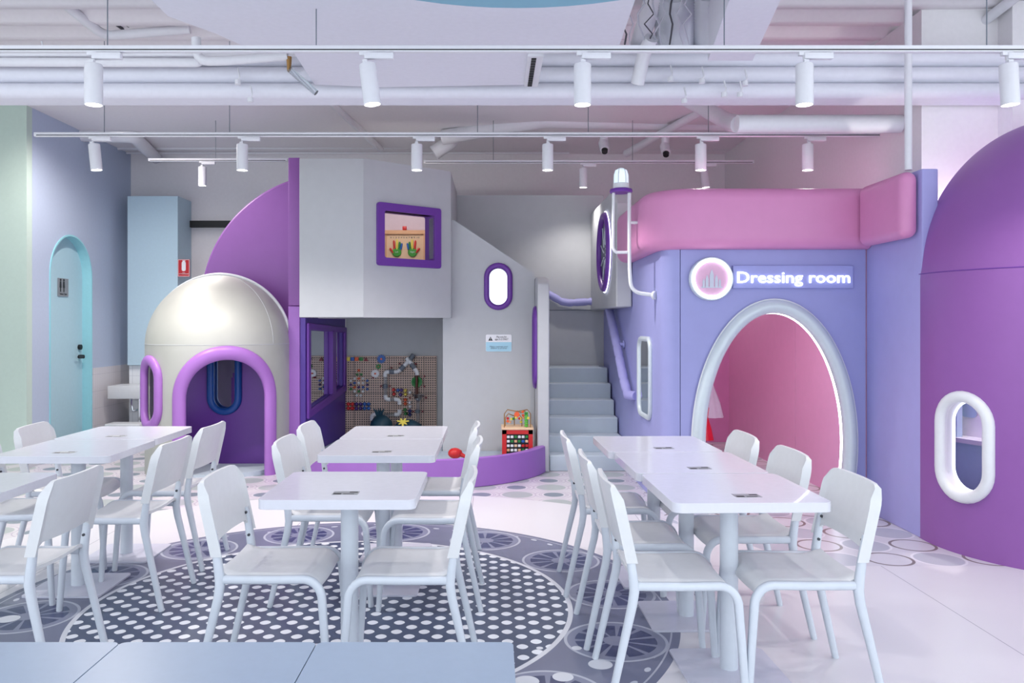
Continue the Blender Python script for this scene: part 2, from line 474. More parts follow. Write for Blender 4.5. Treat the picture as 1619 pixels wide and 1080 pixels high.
pipe([(1436, -20, 5.42), (1436, 269, 5.42)], .024, 'white vertical pole standing on the lavender wall end', name='support_pole', cat='pole')
pipe([(1625, -20, 5.4), (1520, 62, 6.0)], .035, 'white pipe slanting at the top right corner')
pipe([(1010, 70, 5.7), (1040, -20, 4.9)], .06, 'white pipe rising between the flexible ducts')
pipe([(1030, 60, 5.2), (1018, 85, 5.3), (1008, 132, 5.4)], .045, 'white pipe stub crossing the beam below the flexible ducts')
pipe([(1022, 236, 10.4), (1180, 236, 10.4)], .012, 'thin conduit beside the ceiling cameras', seg=6)
for i, (x, r_, l_) in enumerate(((1068, .13, 'crinkled foil flexible duct left of the slanting air duct'), (1118, .12, 'crinkled foil flexible duct nearest the slanting air duct'))):
    b = MB(); n = 44
    pts = [P(x+i*4, -30+2.4*k, 4.9+.018*k) for k in range(n)]
    b.tube(pts, [r_*(1+.05*(-1)**k) for k in range(n)], 14); tag(b.build('flexible_duct', 'flex'), l_, 'duct')
ORD = ['first', 'second', 'third', 'fourth', 'fifth', 'sixth', 'seventh', 'eighth', 'ninth', 'tenth']
for i in range(9):
    x0 = 990+i*12; pts = [P(x0+random.uniform(-8, 8), -10+16*k, 4.75+.1*k) for k in range(6)]
    if i == 0: first = None
    b = MB(); b.tube(pts, .004 if i % 2 else .006, 6)
    tag(b.build('cable', 'dark_grey' if i % 3 == 0 else 'flex'), 'loose cable among the flexible ducts, %s from the left of nine' % ORD[i], 'cable', 'cables among the flexible ducts')
# brass sprinkler and clear tube
g = thing('sprinkler_head', 'brass sprinkler head at the end of the elbowed pipe', 'sprinkler', P(457, 100, 5.3))
b = MB(); b.cyl(P(457, 90, 5.3), P(457, 112, 5.3), .018, .012, 10); wpart(b, 'nozzle', 'bronze', g)
pipe([(458, 110, 5.3), (500, 147, 5.3)], .02, 'clear tube slanting from the brass sprinkler head', m='clear', name='clear_tube', cat='tube')
g = thing('sprinkler_head', 'brass sprinkler head above the thick right hand pipe', 'sprinkler', P(1354, 180, 7.5))
b = MB(); b.cyl(P(1354, 170, 7.5), P(1354, 186, 7.5), .02, .012, 10); wpart(b, 'nozzle', 'bronze', g)
b = MB(); b.tube([P(1380, 131.5, 7.5), P(1380, 158, 7.5), P(1354, 171, 7.5)], .03); wpart(b, 'supply_pipe', 'pipe_white', g)
for (x, y, lb) in ((955, 231, 'white ceiling camera nearer the stairs'), (1052, 236, 'white ceiling camera nearer the dressing room')):
    g = thing('security_camera', lb, 'camera', P(x, y-18, 9.0), 0, 'ceiling cameras')
    b = MB(); b.cyl(P(x, y-20, 9.0), P(x, y-6, 9.0), .045, .045, 16); wpart(b, 'mount', 'pipe_white', g)
    b = MB(); b.cyl(P(x-1, y-5, 9.0), P(x+1, y+6, 8.9), .055, .05, 16); h_ = wpart(b, 'housing', 'pipe_white', g)
    b = MB(); b.cyl(P(x+1, y+6, 8.9), P(x+1, y+10, 8.88), .035, .03, 16); wsub(b, 'lens', 'black', h_)
# small hangers on the beam
for i_, (x, y) in enumerate(((66, 88), (88, 100), (376, 130), (396, 158), (1060, 125), (1082, 160), (1110, 128), (1145, 150), (1170, 150), (1178, 132))):
    b = MB(); b.tube([P(x, y-22, 5.47), P(x+3, y-8, 5.45), P(x-1, y, 5.47)], .006, 6); b.lathe([(.001, -.02), (.02, -.015), (.02, .015), (.001, .02)], P(x, y, 5.47), 10)
    tag(b.build('pipe_hanger', 'pipe_white'), 'small white clip hanger on the ducted beam, %s from the left' % ORD[i_], 'hanger', 'clip hangers on the beam')
# ------------------------------------------------------------------ track lights
def track(name_label, x0, x1, y_, z, sag=0, wires=()):
    a, c = P(x0, y_, z), P(x1, y_, z)
    g = thing('lighting_track', name_label, 'lighting track', (a+c)/2, 0, 'lighting tracks')
    h = .02
    b = MB(); b.box(a.x, c.x, z-.018, z+.018, a.z-.016, a.z+.016, .004, 2); wpart(b, 'rail', 'pipe_white', g)
    b = MB(); b.box(a.x+.02, c.x-.02, z-.0185, z-.0175, a.z-.010, a.z-.004); wpart(b, 'groove', 'black', g)
    for wx in wires:
        p = P(wx, y_, z); b = MB(); b.cyl(p, (p.x, p.y, H), .003, seg=6); wpart(b, 'hanger_wire', 'mid_grey', g)
    return g
track('front lighting track, longest and nearest', -60, 1680, 78, 4.1, wires=(170, 500, 1145, 1560))
track('middle lighting track hung over the play house', 55, 1590, 213, 6.4, wires=(165, 363, 755, 930, 1120, 1390))
track('left lighting track against the back wall', 235, 455, 253, 8.9, wires=(341,))
track('right lighting track against the back wall, ending above the pink canopy', 670, 1192, 256, 8.9, wires=(780, 1000))
track('added lighting track overhead, out of view, brightening the front', 100, 1500, -400, 1.9)  # track and lamps above the view, added for brightness at the front
def make_lamp(zf):
    g = thing('track_spotlight', '', 'spotlight', (0, 0, 0), 0, 'white track spotlights')
    b = MB(); b.box(-.005, .14, -.017, .017, -.05, -.018, .004, 2).box(-.03, .02, -.012, .012, -.032, -.016); b.build('adapter', 'pipe_white', g)
    b = MB(); b.cyl((0, 0, -.04), (0, 0, -.09), .008, seg=10).box(-.012, .012, -.03, -.02, -.10, -.06); b.build('arm', 'pipe_white', g)
    b = MB(); b.lathe([(.001, -.075), (.040, -.075), (.043, -.08), (.043, -.275), (.040, -.278), (.036, -.26), (.001, -.26)], (0, 0, 0), 28)
    h = b.build('housing', 'pipe_white', g)
    b = MB(); b.lathe([(.0005, -.268), (.0355, -.268), (.0355, -.266), (.0005, -.266)], (0, 0, 0), 24); b.build('lens', 'lens', h)
    return g
lamp0 = make_lamp(0)
index(lamp0)
sp_d = bpy.data.lights.new('bulb', 'SPOT'); sp_d.spot_size = R(130); sp_d.spot_blend = .7; sp_d.shadow_soft_size = .035
sp_d.color = (1, .95, .90)
LAMPS = [(148, 78, 4.1, 0, 'leftmost on the front track'), (578, 78, 4.1, 7, 'second from the left on the front track, tilted'), (921, 78, 4.1, 0, 'third from the left on the front track'),
         (1272, 78, 4.1, 0, 'fourth from the left on the front track'), (1593, 78, 4.1, 3, 'rightmost on the front track'),
         (147, 213, 6.4, 6, 'leftmost on the middle track, tilted'), (383, 213, 6.4, 0, 'second from the left on the middle track'), (659, 213, 6.4, 0, 'on the middle track in front of the grey cabin corner'),
         (866, 213, 6.4, 0, 'on the middle track above the stair diagonal'), (1108, 213, 6.4, 0, 'on the middle track right of the beacon'),
         (1277, 213, 6.4, 0, 'on the middle track above the pink canopy'), (1515, 213, 6.4, 0, 'rightmost on the middle track beside the big purple dome'),
         (320, 253, 8.9, 0, 'on the back track above the fire sign'), (922, 256, 8.9, 0, 'on the back track above the grey stair wall'), (1112, 256, 8.9, 6, 'on the back track right of the beacon, tilted'),
         (250, -400, 1.9, 0, 'left one on the added track overhead, out of view'), (780, -400, 1.9, 0, 'centre one on the added track overhead, out of view'), (1300, -400, 1.9, 0, 'right one on the added track overhead, out of view')]
for i, (x, y_, z, tilt, lb) in enumerate(LAMPS):
    o = lamp0 if i == 0 else copy_tree(lamp0)
    o.location = P(x, y_, z); o['label'] = 'white spotlight, '+lb
    if tilt:
        pass
    ld = sp_d.copy(); ld.energy = SPOT_W[z]*{147: 1.7, 320: 2.0, 1277: .55, 1108: .6, 922: .8}.get(x, 1)
    lo = bpy.data.objects.new('bulb', ld); COL.objects.link(lo); lo.parent = o; lo.location = (0, 0, -.285)
    for ch in list(o.children):
        if ch.name.startswith(('housing', 'bulb')):
            ch.rotation_euler = (0, R(tilt)*-1, 0)
            if ch.name.startswith('bulb'):
                ch.location = (sin(R(tilt))*.285, 0, -cos(R(tilt))*.285)
# ------------------------------------------------------------------ left back corner
b = MB(); b.box(-4.54, -3.915, 10.2, 10.66, .885, 2.985, .003, 1); tag(b.build('wall_box', 'pillar_blue'), 'tall pale blue boxed pillar beside the fire sign', 'pillar')
b = MB(); b.box(-4.7, -4.69, 9.64, 10.66, 0, .88); struct(b.build('trim_2', 'tiles_side'))
b = MB(); b.box(-4.69, -3.8, 10.64, 10.66, 0, .88).box(-4.54, -3.915, 10.25, 10.64, 0, .88); struct(b.build('trim_3', 'tiles_back'))
b = MB(); b.box(-4.02, -3.3, 10.60, 10.66, 2.645, 2.73); struct(b.build('trim_4', 'black'))
b = MB()
def cloud(o, u, v, n, bl):
    b = MB()
    for i, (a, c, w, h) in enumerate(bl):
        b.plate([[(a+w*cos(2*pi*k/24), c+h*sin(2*pi*k/24)) for k in range(24)]], V(o)+V(n)*(.001*i), u, v, n, .002)
    return b
g = thing('fire_sign', 'red sign with a white fire extinguisher symbol beside the blue pillar', 'sign', P(291, 424, 10.19))
a, c = P(281, 437.5, 10.19), P(300, 410, 10.19)
b = MB(); b.box(a.x, c.x, 10.19, 10.1995, a.z, c.z); wpart(b, 'board', 'sign_red', g)
b = MB(); b.plate([rrect(c.x-a.x-.008, c.z-a.z-.008, .006, 3), rrect(c.x-a.x-.016, c.z-a.z-.016, .006, 3)[::-1]], ((a.x+c.x)/2, 10.1895, (a.z+c.z)/2), (1, 0, 0), (0, 0, 1), (0, -1, 0), .001); wpart(b, 'border', 'sign_white', g)
b = MB(); p = P(290.5, 421, 10.1885); b.plate([rrect(.05, .12, .02, 5)], p, (1, 0, 0), (0, 0, 1), (0, -1, 0), .002); b.box(p.x-.015, p.x+.02, 10.1855, 10.1885, p.z+.06, p.z+.072); wpart(b, 'extinguisher_symbol', 'sign_white', g)
add_text('lettering', 'FIRE\nEXTINGUISHER', .016, 'sign_white', g, Matrix.Translation(P(290.5, 432, 10.187)) @ FRONT, width=.12, ext=.0005)
g = thing('restroom_sign', 'grey restroom sign with two dark figures on the blue arched door', 'sign', (-4.796, 9.16, 1.83))
b = MB(); b.box(-4.799, -4.79, 9.05, 9.27, 1.705, 1.905); wpart(b, 'plate', 'silver_sign', g)
b = MB()
for yy in (9.10, 9.17):
    b.lathe([(.001, -.002), (.014, -.002), (.014, .002), (.001, .002)], (-4.789, yy, 1.886), 12, axis='X')
    b.plate([[(yy-.014, 1.87), (yy-.02, 1.80), (yy-.009, 1.80), (yy-.009, 1.755), (yy+.009, 1.755), (yy+.009, 1.80), (yy+.02, 1.80), (yy+.014, 1.87)]], (-4.788, 0, 0), (0, 1, 0), (0, 0, 1), (-1, 0, 0), .002)
wpart(b, 'figures', 'black', g)
add_text('lettering', 'Unisex Toilet', .03, 'black', g, Matrix.Translation((-4.788, 9.16, 1.722)) @ Matrix.Rotation(pi/2, 4, 'Z') @ FRONT, width=.15, ext=.0005)
g = thing('wash_basin', 'small white wall basin with chrome trap in the tiled corner', 'sink', (-4.35, 10.0, .5))
b = MB(); b.box(-4.62, -4.12, 9.84, 10.24, .50, .655, .01, 2).box(-4.58, -4.16, 9.88, 10.2, .655, .656); wpart(b, 'bowl', 'chair_white', g)
b = MB(); b.tube([(-4.3, 10.0, .5), (-4.3, 10.0, .2)], .02).tube([(-4.3, 10.0, .36), (-4.38, 10.0, .34), (-4.4, 10.0, .42), (-4.4, 10.0, .5)], .014); wpart(b, 'drain_trap', 'chrome', g)
b = MB(); b.tube([(-4.22, 10.22, .78), (-4.22, 10.14, .80)], .014).cyl((-4.22, 10.22, .74), (-4.22, 10.22, .84), .018, seg=10); wpart(b, 'tap', 'black', g)
g = thing('step_stool', 'low white step stool on the floor under the basin', 'stool', (-4.3, 9.6, 0))
b = MB(); b.box(-4.5, -4.08, 9.5, 9.74, .2, .24, .015, 3); wpart(b, 'top', 'chair_white', g)
for sx in (-4.47, -4.14):
    b = MB(); b.box(sx, sx+.03, 9.52, 9.72, 0, .2); wpart(b, 'side', 'chair_white', g)
# ------------------------------------------------------------------ purple rocket: back arch, column, silver dome
ship = thing('rocket_back', 'big dark purple quarter dome standing behind the silver dome', 'play structure', (-2.2, 8.5, 0))
def arc_panel(R0, xr, zs, x1):
    pts = [(x1, 0), (xr-R0, 0)]
    for k in range(33):
        a = pi-pi*.5*k/32; x = xr+R0*cos(a)
        if x > x1: break
        pts.append((x, zs+R0*sin(a)))
    pts.append((x1, zs+sqrt(max(R0*R0-(x1-xr)**2, 0)))); return pts
b = MB(); b.plate([arc_panel(1.33, -1.65, 1.6, -1.86)], (0, 8.36, 0), (1, 0, 0), (0, 0, 1), (0, 1, 0), .12); wpart(b, 'front_shell', 'purple', ship, bev=.02)
b = MB(); b.plate([arc_panel(1.38, -1.65, 1.58, -1.86)], (0, 8.50, 0), (1, 0, 0), (0, 0, 1), (0, 1, 0), .25); wpart(b, 'back_shell', 'navy', ship, bev=.02)
g = thing('purple_post', 'flat tall purple post between the silver dome and the grey cabin', 'play structure', (-1.93, 8.1, 0))
b = MB(); b.box(-1.987, -1.875, 7.96, 8.34, 1.575, 3.01, .008, 3); wpart(b, 'upper_pad', 'purple', g)
b = MB(); b.box(-1.987, -1.875, 7.96, 8.34, 0, 1.57, .008, 3); wpart(b, 'lower_pad', 'bench_purple', g)
# silver dome
DC, DR, DS = V((-2.655, 8.0, 0)), .68, 1.19
def on_dome(c, r, s, phi, h, off=0):
    kz = 1.15 if r > .8 else 1      # phi from -Y towards +X; wall then hemisphere
    if h <= s: return V((c.x+(r+off)*sin(phi), c.y-(r+off)*cos(phi), h))
    e = min((h-s)/r, pi/2); q = (r+off)*cos(e)
    return V((c.x+q*sin(phi), c.y-q*cos(phi), s+(r+off)*sin(e)*kz))
def dome_shell(c, r, s, p0, p1, skip, n=120, nh=90, th=.04):
    b = MB(); top = s+r*pi/2; vs = {}
    def vert(i, j, o_):
        k = (i, j, o_)
        if k not in vs: vs[k] = b.bm.verts.new(on_dome(c, r, s, p0+(p1-p0)*i/n, top*j/nh, -th*o_))
        return vs[k]
    keep = set()
    for i in range(n):
        for j in range(nh):
            ph, h = p0+(p1-p0)*(i+.5)/n, top*(j+.5)/nh
            if not skip(ph, h): keep.add((i, j))
    for (i, j) in keep:
        for o_ in (0, 1):
            q = [vert(i, j, o_), vert(i+1, j, o_), vert(i+1, j+1, o_), vert(i, j+1, o_)]
            try: b.bm.faces.new(q if o_ == 0 else q[::-1])
            except ValueError: pass
        for (di, dj, e) in ((-1, 0, ((0, 0), (0, 1))), (1, 0, ((1, 1), (1, 0))), (0, -1, ((1, 0), (0, 0))), (0, 1, ((0, 1), (1, 1)))):
            if (i+di, j+dj) not in keep and j+dj < nh:
                a_, c_ = e
                try: b.bm.faces.new([vert(i+a_[0], j+a_[1], 0), vert(i+c_[0], j+c_[1], 0), vert(i+c_[0], j+c_[1], 1), vert(i+a_[0], j+a_[1], 1)])
                except ValueError: pass
    return b
AP, AW, AH = R(23), .42, 1.14      # arch: centre angle, half width, height of centreline
OP, OW, OH, OZ = R(-46), .165, .60, .766
def skip(ph, h):
    s_ = (ph-AP)*DR
    if abs(s_) < AW and (h < AH-AW or s_*s_+(h-(AH-AW))**2 < AW*AW): return True
    s2 = (ph-OP)*DR; hh = OH/2-OW
    dz = max(0, abs(h-OZ)-hh)
    return s2*s2+dz*dz < OW*OW
dome = thing('silver_dome', 'silver padded half dome with a purple arched doorway', 'play structure', (DC.x, DC.y, 0))
wpart(dome_shell(DC, DR, DS, R(-90), R(90), skip), 'shell', 'silver_foam', dome, ang=40)
b = MB(); pts = [on_dome(DC, DR, DS, AP+AW/DR, 0.02)]; pts = []
for k in range(10): pts.append((AW, (AH-AW)*k/10))
for k in range(33): a = pi*k/32; pts.append((AW*cos(a), AH-AW+AW*sin(a)))
for k in range(9, -1, -1): pts.append((-AW, (AH-AW)*k/10))
q = [on_dome(DC, DR, 3, AP+s_/DR, h, .005) for (s_, h) in pts]
up = [V((sin(AP+s_/DR), -cos(AP+s_/DR), 0)) for (s_, h) in pts]
b.tube(q, 1, prof=[(.045*cos(2*pi*k/16), .064*sin(2*pi*k/16)) for k in range(16)], up=up); wpart(b, 'arch_frame', 'purple_frame', dome, ang=60)
st = stadium(OW*2, OH)
b = MB(); q = [on_dome(DC, DR, 3, OP+s_/DR, OZ+h, .01) for (s_, h) in st]; up = [V((sin(OP+s_/DR), -cos(OP+s_/DR), 0)) for (s_, h) in st]
b.tube(q, 1, prof=[(.035*cos(2*pi*k/14), .048*sin(2*pi*k/14)) for k in range(14)], closed=True, up=up); wf = wpart(b, 'window_frame', 'purple_frame', dome, ang=60)
b = MB(); pts = [(DC.x+DR*1.0*cos(0), 7.985, 0)]
pts = [V((DC.x+(DR+.01), 7.99, .0)), V((DC.x+(DR+.01), 7.99, .6))]+[V((DC.x+(DR+.01)*cos(pi*k/40), 7.99, DS+(DR+.01)*sin(pi*k/40))) for k in range(41)]+[V((DC.x-(DR+.01), 7.99, 0))]
b.tube(pts, .016, 10, up=(0, -1, 0)); wpart(b, 'white_rim', 'rim_white', dome, ang=60)
o2 = arch(1.36, DS+DR, 32, x=DC.x); hole = stadium(.24, .66, c=(-2.62, .89))
b = MB(); b.plate([o2, hole], (0, 8.02, 0), (1, 0, 0), (0, 0, 1), (0, 1, 0), .06); bk = wpart(b, 'back_panel', 'purple_dark', dome)
b = MB(); b.tube([V((x, 8.01, z)) for (x, z) in stadium(.27, .69, c=(-2.62, .89))], .036, 12, closed=True, up=(0, -1, 0)); wsub(b, 'blue_window_frame', 'blue_frame', bk, ang=60)
b = MB(); b.plate([stadium(.24, .66, c=(-2.62, .89))], (0, 8.06, 0), (1, 0, 0), (0, 0, 1), (0, 1, 0), .01); wsub(b, 'window_pane', 'mirror', bk)
b = MB(); b.tube([on_dome(DC, DR, DS, R(-89+178*k/50), 1.21, .001) for k in range(51)], .0025, 6); b.tube([on_dome(DC, DR, DS, R(62), 1.22+.03*k, .001) for k in range(28)], .0025, 6); wpart(b, 'seam', 'foam_grey', dome)
b = MB(); b.plate([[(DC.x+.62*cos(a_*pi/24), DC.y-.62*sin(a_*pi/24)) for a_ in range(25)]], (0, 0, .0), (1, 0, 0), (0, 1, 0), (0, 0, 1), .04); wpart(b, 'floor_mat', 'foam_step', dome)
# ------------------------------------------------------------------ grey cabin
cab = thing('cabin', 'pale grey upper play cabin with a purple framed square window', 'play structure', (-1.1, 8.5, 1.46))
ft = [(-1.77, 7.5), (-1.183, 7.5), (-.426, 8.15), (-.42, 9.45), (-1.77, 9.45)]
z0, z1 = 1.458, 2.91
b = MB(); b.box(-1.77, -1.183, 7.5, 7.57, z0, z1, .006, 3); wpart(b, 'front_pad', 'foam_grey', cab)
du = V((.757, .65, 0)); L = du.length; du.normalize(); dn = V((-du.y, du.x, 0))
fo = (.136*L, 1.94, .866*L, 2.525); fw = .075
outer = [(0, z0), (L, z0), (L, z1), (0, z1)]; hole = [(fo[0]+fw, fo[1]+fw), (fo[2]-fw, fo[1]+fw), (fo[2]-fw, fo[3]-fw), (fo[0]+fw, fo[3]-fw)]
b = MB(); b.plate([outer, hole], (-1.183, 7.5, 0), du, (0, 0, 1), dn, .07); wpart(b, 'window_pad', 'foam_grey', cab)
b = MB(); mo = rrect(fo[2]-fo[0], fo[3]-fo[1], .025, 4, ((fo[0]+fo[2])/2, (fo[1]+fo[3])/2)); mi = rrect(fo[2]-fo[0]-2*fw, fo[3]-fo[1]-2*fw, .02, 4, ((fo[0]+fo[2])/2, (fo[1]+fo[3])/2))
b.plate([mo, mi], V((-1.183, 7.5, 0))-dn*.03, du, (0, 0, 1), dn, .17); wpart(b, 'window_frame', 'purple_dark', cab, bev=.012)
b = MB(); b.box(-.49, -.42, 8.155, 9.45, z0, z1, .006, 2); wpart(b, 'side_pad', 'foam_grey', cab)
b = MB(); b.plate([[(-1.765, 7.575), (-1.2, 7.575), (-.5, 8.16), (-.5, 9.45), (-1.765, 9.45)]], (0, 0, z0+.002), (1, 0, 0), (0, 1, 0), (0, 0, 1), .06); wpart(b, 'floor_slab', 'foam_grey', cab)
b = MB(); b.box(-1.77, -.5, 9.38, 9.44, z0+.07, z1); wpart(b, 'back_pad', 'warm_lit_wall', cab)
b = MB(); b.box(-1.77, -1.71, 7.6, 9.36, z0+.07, z1); wpart(b, 'left_pad', 'foam_grey', cab)
def puck(c, w, label, kind='POINT'):  # fill lamp out of view, added only for brightness
    g = thing('unseen_fill_light', label, 'lamp', c)
    b = MB(); b.lathe([(.001, 0), (.05, 0), (.05, -.018), (.04, -.02), (.001, -.02)], c, 20); h = wpart(b, 'housing', 'rim_white', g)
    b = MB(); b.lathe([(.001, -.021), (.036, -.021), (.036, -.023), (.001, -.023)], c, 20); wsub(b, 'diffuser', 'led_soft', h)
    l = bpy.data.lights.new('bulb', kind); l.energy = w
    if kind == 'SPOT': l.spot_size = R(165); l.spot_blend = .6
    l.shadow_soft_size = .04; l.color = (1, .93, .88)
    lo = bpy.data.objects.new('bulb', l); COL.objects.link(lo); lo.parent = g; lo.location = (0, 0, -.08)
    return g
b = MB(); b.box(-1.70, -.5, 8.55, 8.67, 2.85, 2.90); wpart(b, 'cross_bar', 'foam_grey', cab)
puck((-1.0, 8.61, 2.85), 9, 'added unseen fill lamp inside the grey cabin, brightening the counting board')  # unseen lamp added to brighten the cabin interior
puck((-3.6, 7.8, 3.6), 130, 'added ceiling fill lamp above the restroom corner, hidden behind the beam', 'SPOT')  # hidden lamp added to lift the dark left back corner
# wooden counting toy seen through the cabin window
def toy_xy(a, c, z=9.3): return P(590+a/9, 310+c/9, z)
g = thing('counting_toy', 'wooden counting board with two green hands inside the cabin window', 'toy', toy_xy(450, 700)+V((0, .02, -.3)))
p0, p1 = toy_xy(120, 1000), toy_xy(765, 488)
b = MB(); b.box(p0.x, p1.x, 9.31, 9.35, p0.z-.2, p1.z); wpart(b, 'back_board', 'wood_panel', g)
b = MB(); q0, q1 = toy_xy(120, 545), toy_xy(765, 488)
b.box(p0.x, p1.x, 9.28, 9.315, q0.z, p1.z, .003, 1).box(toy_xy(718, 0).x, p1.x, 9.28, 9.315, p0.z-.2, q0.z).box(toy_xy(178, 0).x, toy_xy(190, 0).x, 9.295, 9.315, p0.z-.2, q0.z); wpart(b, 'frame', 'wood', g)
add_text('numbers', '0 1 2 3 4 5 6 7 8 9 10', .022, 'dark_grey', g, Matrix.Translation(toy_xy(450, 600, 9.308)) @ FRONT, width=.33, ext=.001)
def finger(a0, c0, a1, c1, r, m):
    b = MB(); u, v = toy_xy(a0, c0, 9.298), toy_xy(a1, c1, 9.298)
    b.tube([u, u+(v-u)*.3, u+(v-u)*.85, v], [r, r, r*.95, r*.4], 10); return b
for (cx_, sg, tx) in ((335, 1, 'Left'), (560, -1, 'Right')):
    b = MB(); c_ = toy_xy(cx_, 800, 9.30); b.lathe([(.001, -.012), (.045, -.012), (.052, -.004), (.052, .01), (.001, .01)], c_, 24, axis='Y'); hp = wpart(b, 'palm', 'green', g)
    for (dx_, top_, m_) in ((-42, 630, 'red'), (5, 615, 'yellow'), (45, 650, 'kelly'), (75, 670, 'blue')):
        wsub(finger(cx_+sg*dx_*.75, 760, cx_+sg*dx_, top_, .012, m_), 'finger', m_, hp)
    wsub(finger(cx_-sg*45, 810, cx_-sg*100, 740, .012, 'red'), 'thumb', 'red', hp)
    add_text('lettering', tx, .024, 'sign_white', g, Matrix.Translation(toy_xy(cx_, 805, 9.284)) @ FRONT, ext=.001)
c_ = toy_xy(450, 440, 9.3)
tag(MB().box(c_.x-.024, c_.x+.022, 9.27, 9.31, toy_xy(0, 488).z+.001, toy_xy(0, 488).z+.045, .006, 2).build('toy_block', 'red'), 'small red block standing on top of the wooden counting board', 'toy block')
# ------------------------------------------------------------------ alcove with window wall, pegboard
g = thing('alcove_wall', 'deep purple side wall with a framed double window left of the pegboard', 'play structure', (-1.76, 8.7, 0))
a0, a1 = V((-1.822, 7.97, 0)), V((-1.70, 9.45, 0)); uu = (a1-a0); LL = uu.length; uu.normalize(); nn = V((-uu.y, uu.x, 0))      # nn points to -X
hole = [(.10, .56), (LL-.12, .70), (LL-.12, 1.30), (.10, 1.34)]
b = MB(); b.plate([[(0, 0), (LL, 0), (LL, 1.457), (0, 1.457)], hole], a0, uu, (0, 0, 1), nn, .05); wpart(b, 'wall_pad', 'purple_deep', g)
b = MB(); fr = [(.02, .47), (LL-.04, .63), (LL-.04, 1.36), (.02, 1.41)]
b.plate([fr, hole], a0-nn*.03, uu, (0, 0, 1), nn, .03); b.plate([[(LL*.58, .62), (LL*.58+.14, .64), (LL*.58+.14, 1.33), (LL*.58, 1.33)]], a0-nn*.03, uu, (0, 0, 1), nn, .05)
wpart(b, 'window_frame', 'purple_dark', g, bev=.012)
b = MB(); b.plate([hole], a0+nn*.02, uu, (0, 0, 1), nn, .006); wpart(b, 'window_pane', 'mirror', g)
back = MB(); back.box(-1.70, 1.27, 9.47, 9.56, 0, 2.88); struct(back.build('wall_stairs', 'foam_grey'))
b = MB(); b.box(-.42, 1.27, 9.462, 9.47, 1.553, 1.560); struct(b.build('trim_5', 'mid_grey'))
pb0, pb1 = P(546, 690, 9.44), P(690, 563, 9.44)
b = MB(); b.box(pb0.x, pb1.x, 9.44, 9.46, .13, pb1.z, .002, 1); tag(b.build('pegboard', 'peg'), 'brown perforated pegboard on the back of the alcove', 'pegboard')
def pg(a, c, z=9.43): return P(480+.1759*a, 500+.1759*c, z)
def gear(a, c, r, teeth, m, label):
    g = thing('toy_gear', label, 'toy gear', pg(a, c, 9.43), 0, 'toy gears on the pegboard')
    pts = []
    for k in range(teeth*4):
        q = 2*pi*k/(teeth*4); rr = r*(1.0 if k % 4 < 2 else .8); pts.append((rr*cos(q), rr*sin(q)))
    b = MB(); b.plate([pts], pg(a, c, 9.42), (1, 0, 0), (0, 0, 1), (0, 1, 0), .018); wpart(b, 'wheel', m, g)
    b = MB(); b.cyl(pg(a, c, 9.40), pg(a, c, 9.42), r*.22, seg=12); wpart(b, 'hub', 'orange', g)
gear(698, 385, .052, 12, 'blue', 'blue toy gear at the top of the pegboard')
gear(672, 452, .03, 8, 'kelly', 'small green toy gear below the blue gear')
gear(643, 517, .05, 14, 'toy_white', 'pale toy gear left of the white pipe run')
for (a, c, m, lb) in ((403, 385, 'yellow', 'yellow square'), (440, 385, 'blue', 'blue square'), (478, 385, 'orange', 'orange square'), (518, 385, 'kelly', 'green square')):
    p = pg(a, c); tag(MB().box(p.x-.021, p.x+.021, 9.41, 9.44, p.z-.021, p.z+.021, .004, 2).build('toy_block', m), lb+' peg block in the top row of the pegboard', 'toy block', 'square blocks in the top row')
p = pg(562, 388); tag(MB().plate([[(-.024, -.02), (.024, -.02), (0, .026)]], (p.x, 9.41, p.z), (1, 0, 0), (0, 0, 1), (0, 1, 0), .03).build('toy_block', 'dark_red'), 'dark red triangle peg block ending the top row of the pegboard', 'toy block')
ROWS = [(487, (497,)), (523, (483, 520)), (560, (460, 497, 535)), (580, (425, 573)), (600, (460, 497, 535)), (617, (425, 573)), (638, (460, 497, 535)), (656, (425, 573)), (675, (460, 497, 535)), (712, (480, 515))]
CUPS = dict(toy_white='white', orange='orange', toy_purple='purple', kelly='green', blue='blue')
for ri, (c, xs_) in enumerate(ROWS):
    for xi, a in enumerate(xs_):
        m = random.choice(['toy_white', 'orange', 'toy_purple', 'kelly', 'blue', 'orange', 'toy_white'])
        b = MB(); b.lathe([(.001, .0), (.009, .0), (.010, -.02), (.014, -.02), (.014, .012)], pg(a, c, 9.425), 14, axis='Y')
        pos = {1: 'alone', 2: ('left', 'right')[xi % 2], 3: ('left', 'centre', 'right')[xi]}[len(xs_)]
        tag(b.build('peg_cup', m), '%s cup peg in the pegboard cluster, %s row from the top, %s' % (CUPS[m], ORD[ri], pos), 'toy peg', 'cup pegs in the cluster')
for i, a in enumerate((402, 438, 475, 512, 548, 585)):
    for c in (790, 828):
        m = ('red', 'red', 'toy_purple', 'toy_purple', 'blue', 'blue')[i]; mn = ('red', 'red', 'purple', 'purple', 'blue', 'blue')[i]
        b = MB(); b.lathe([(.001, -.02), (.012, -.018), (.021, -.008), (.023, .0), (.021, .008), (.012, .012)], pg(a, c, 9.42), 8, axis='Y')
        tag(b.build('knob_peg', m), 'shiny %s knob peg in the lower left block, %s row, %s' % (mn, 'upper' if c < 800 else 'lower', 'left one' if i % 2 == 0 else 'right one'), 'toy peg', 'knob pegs in two rows')
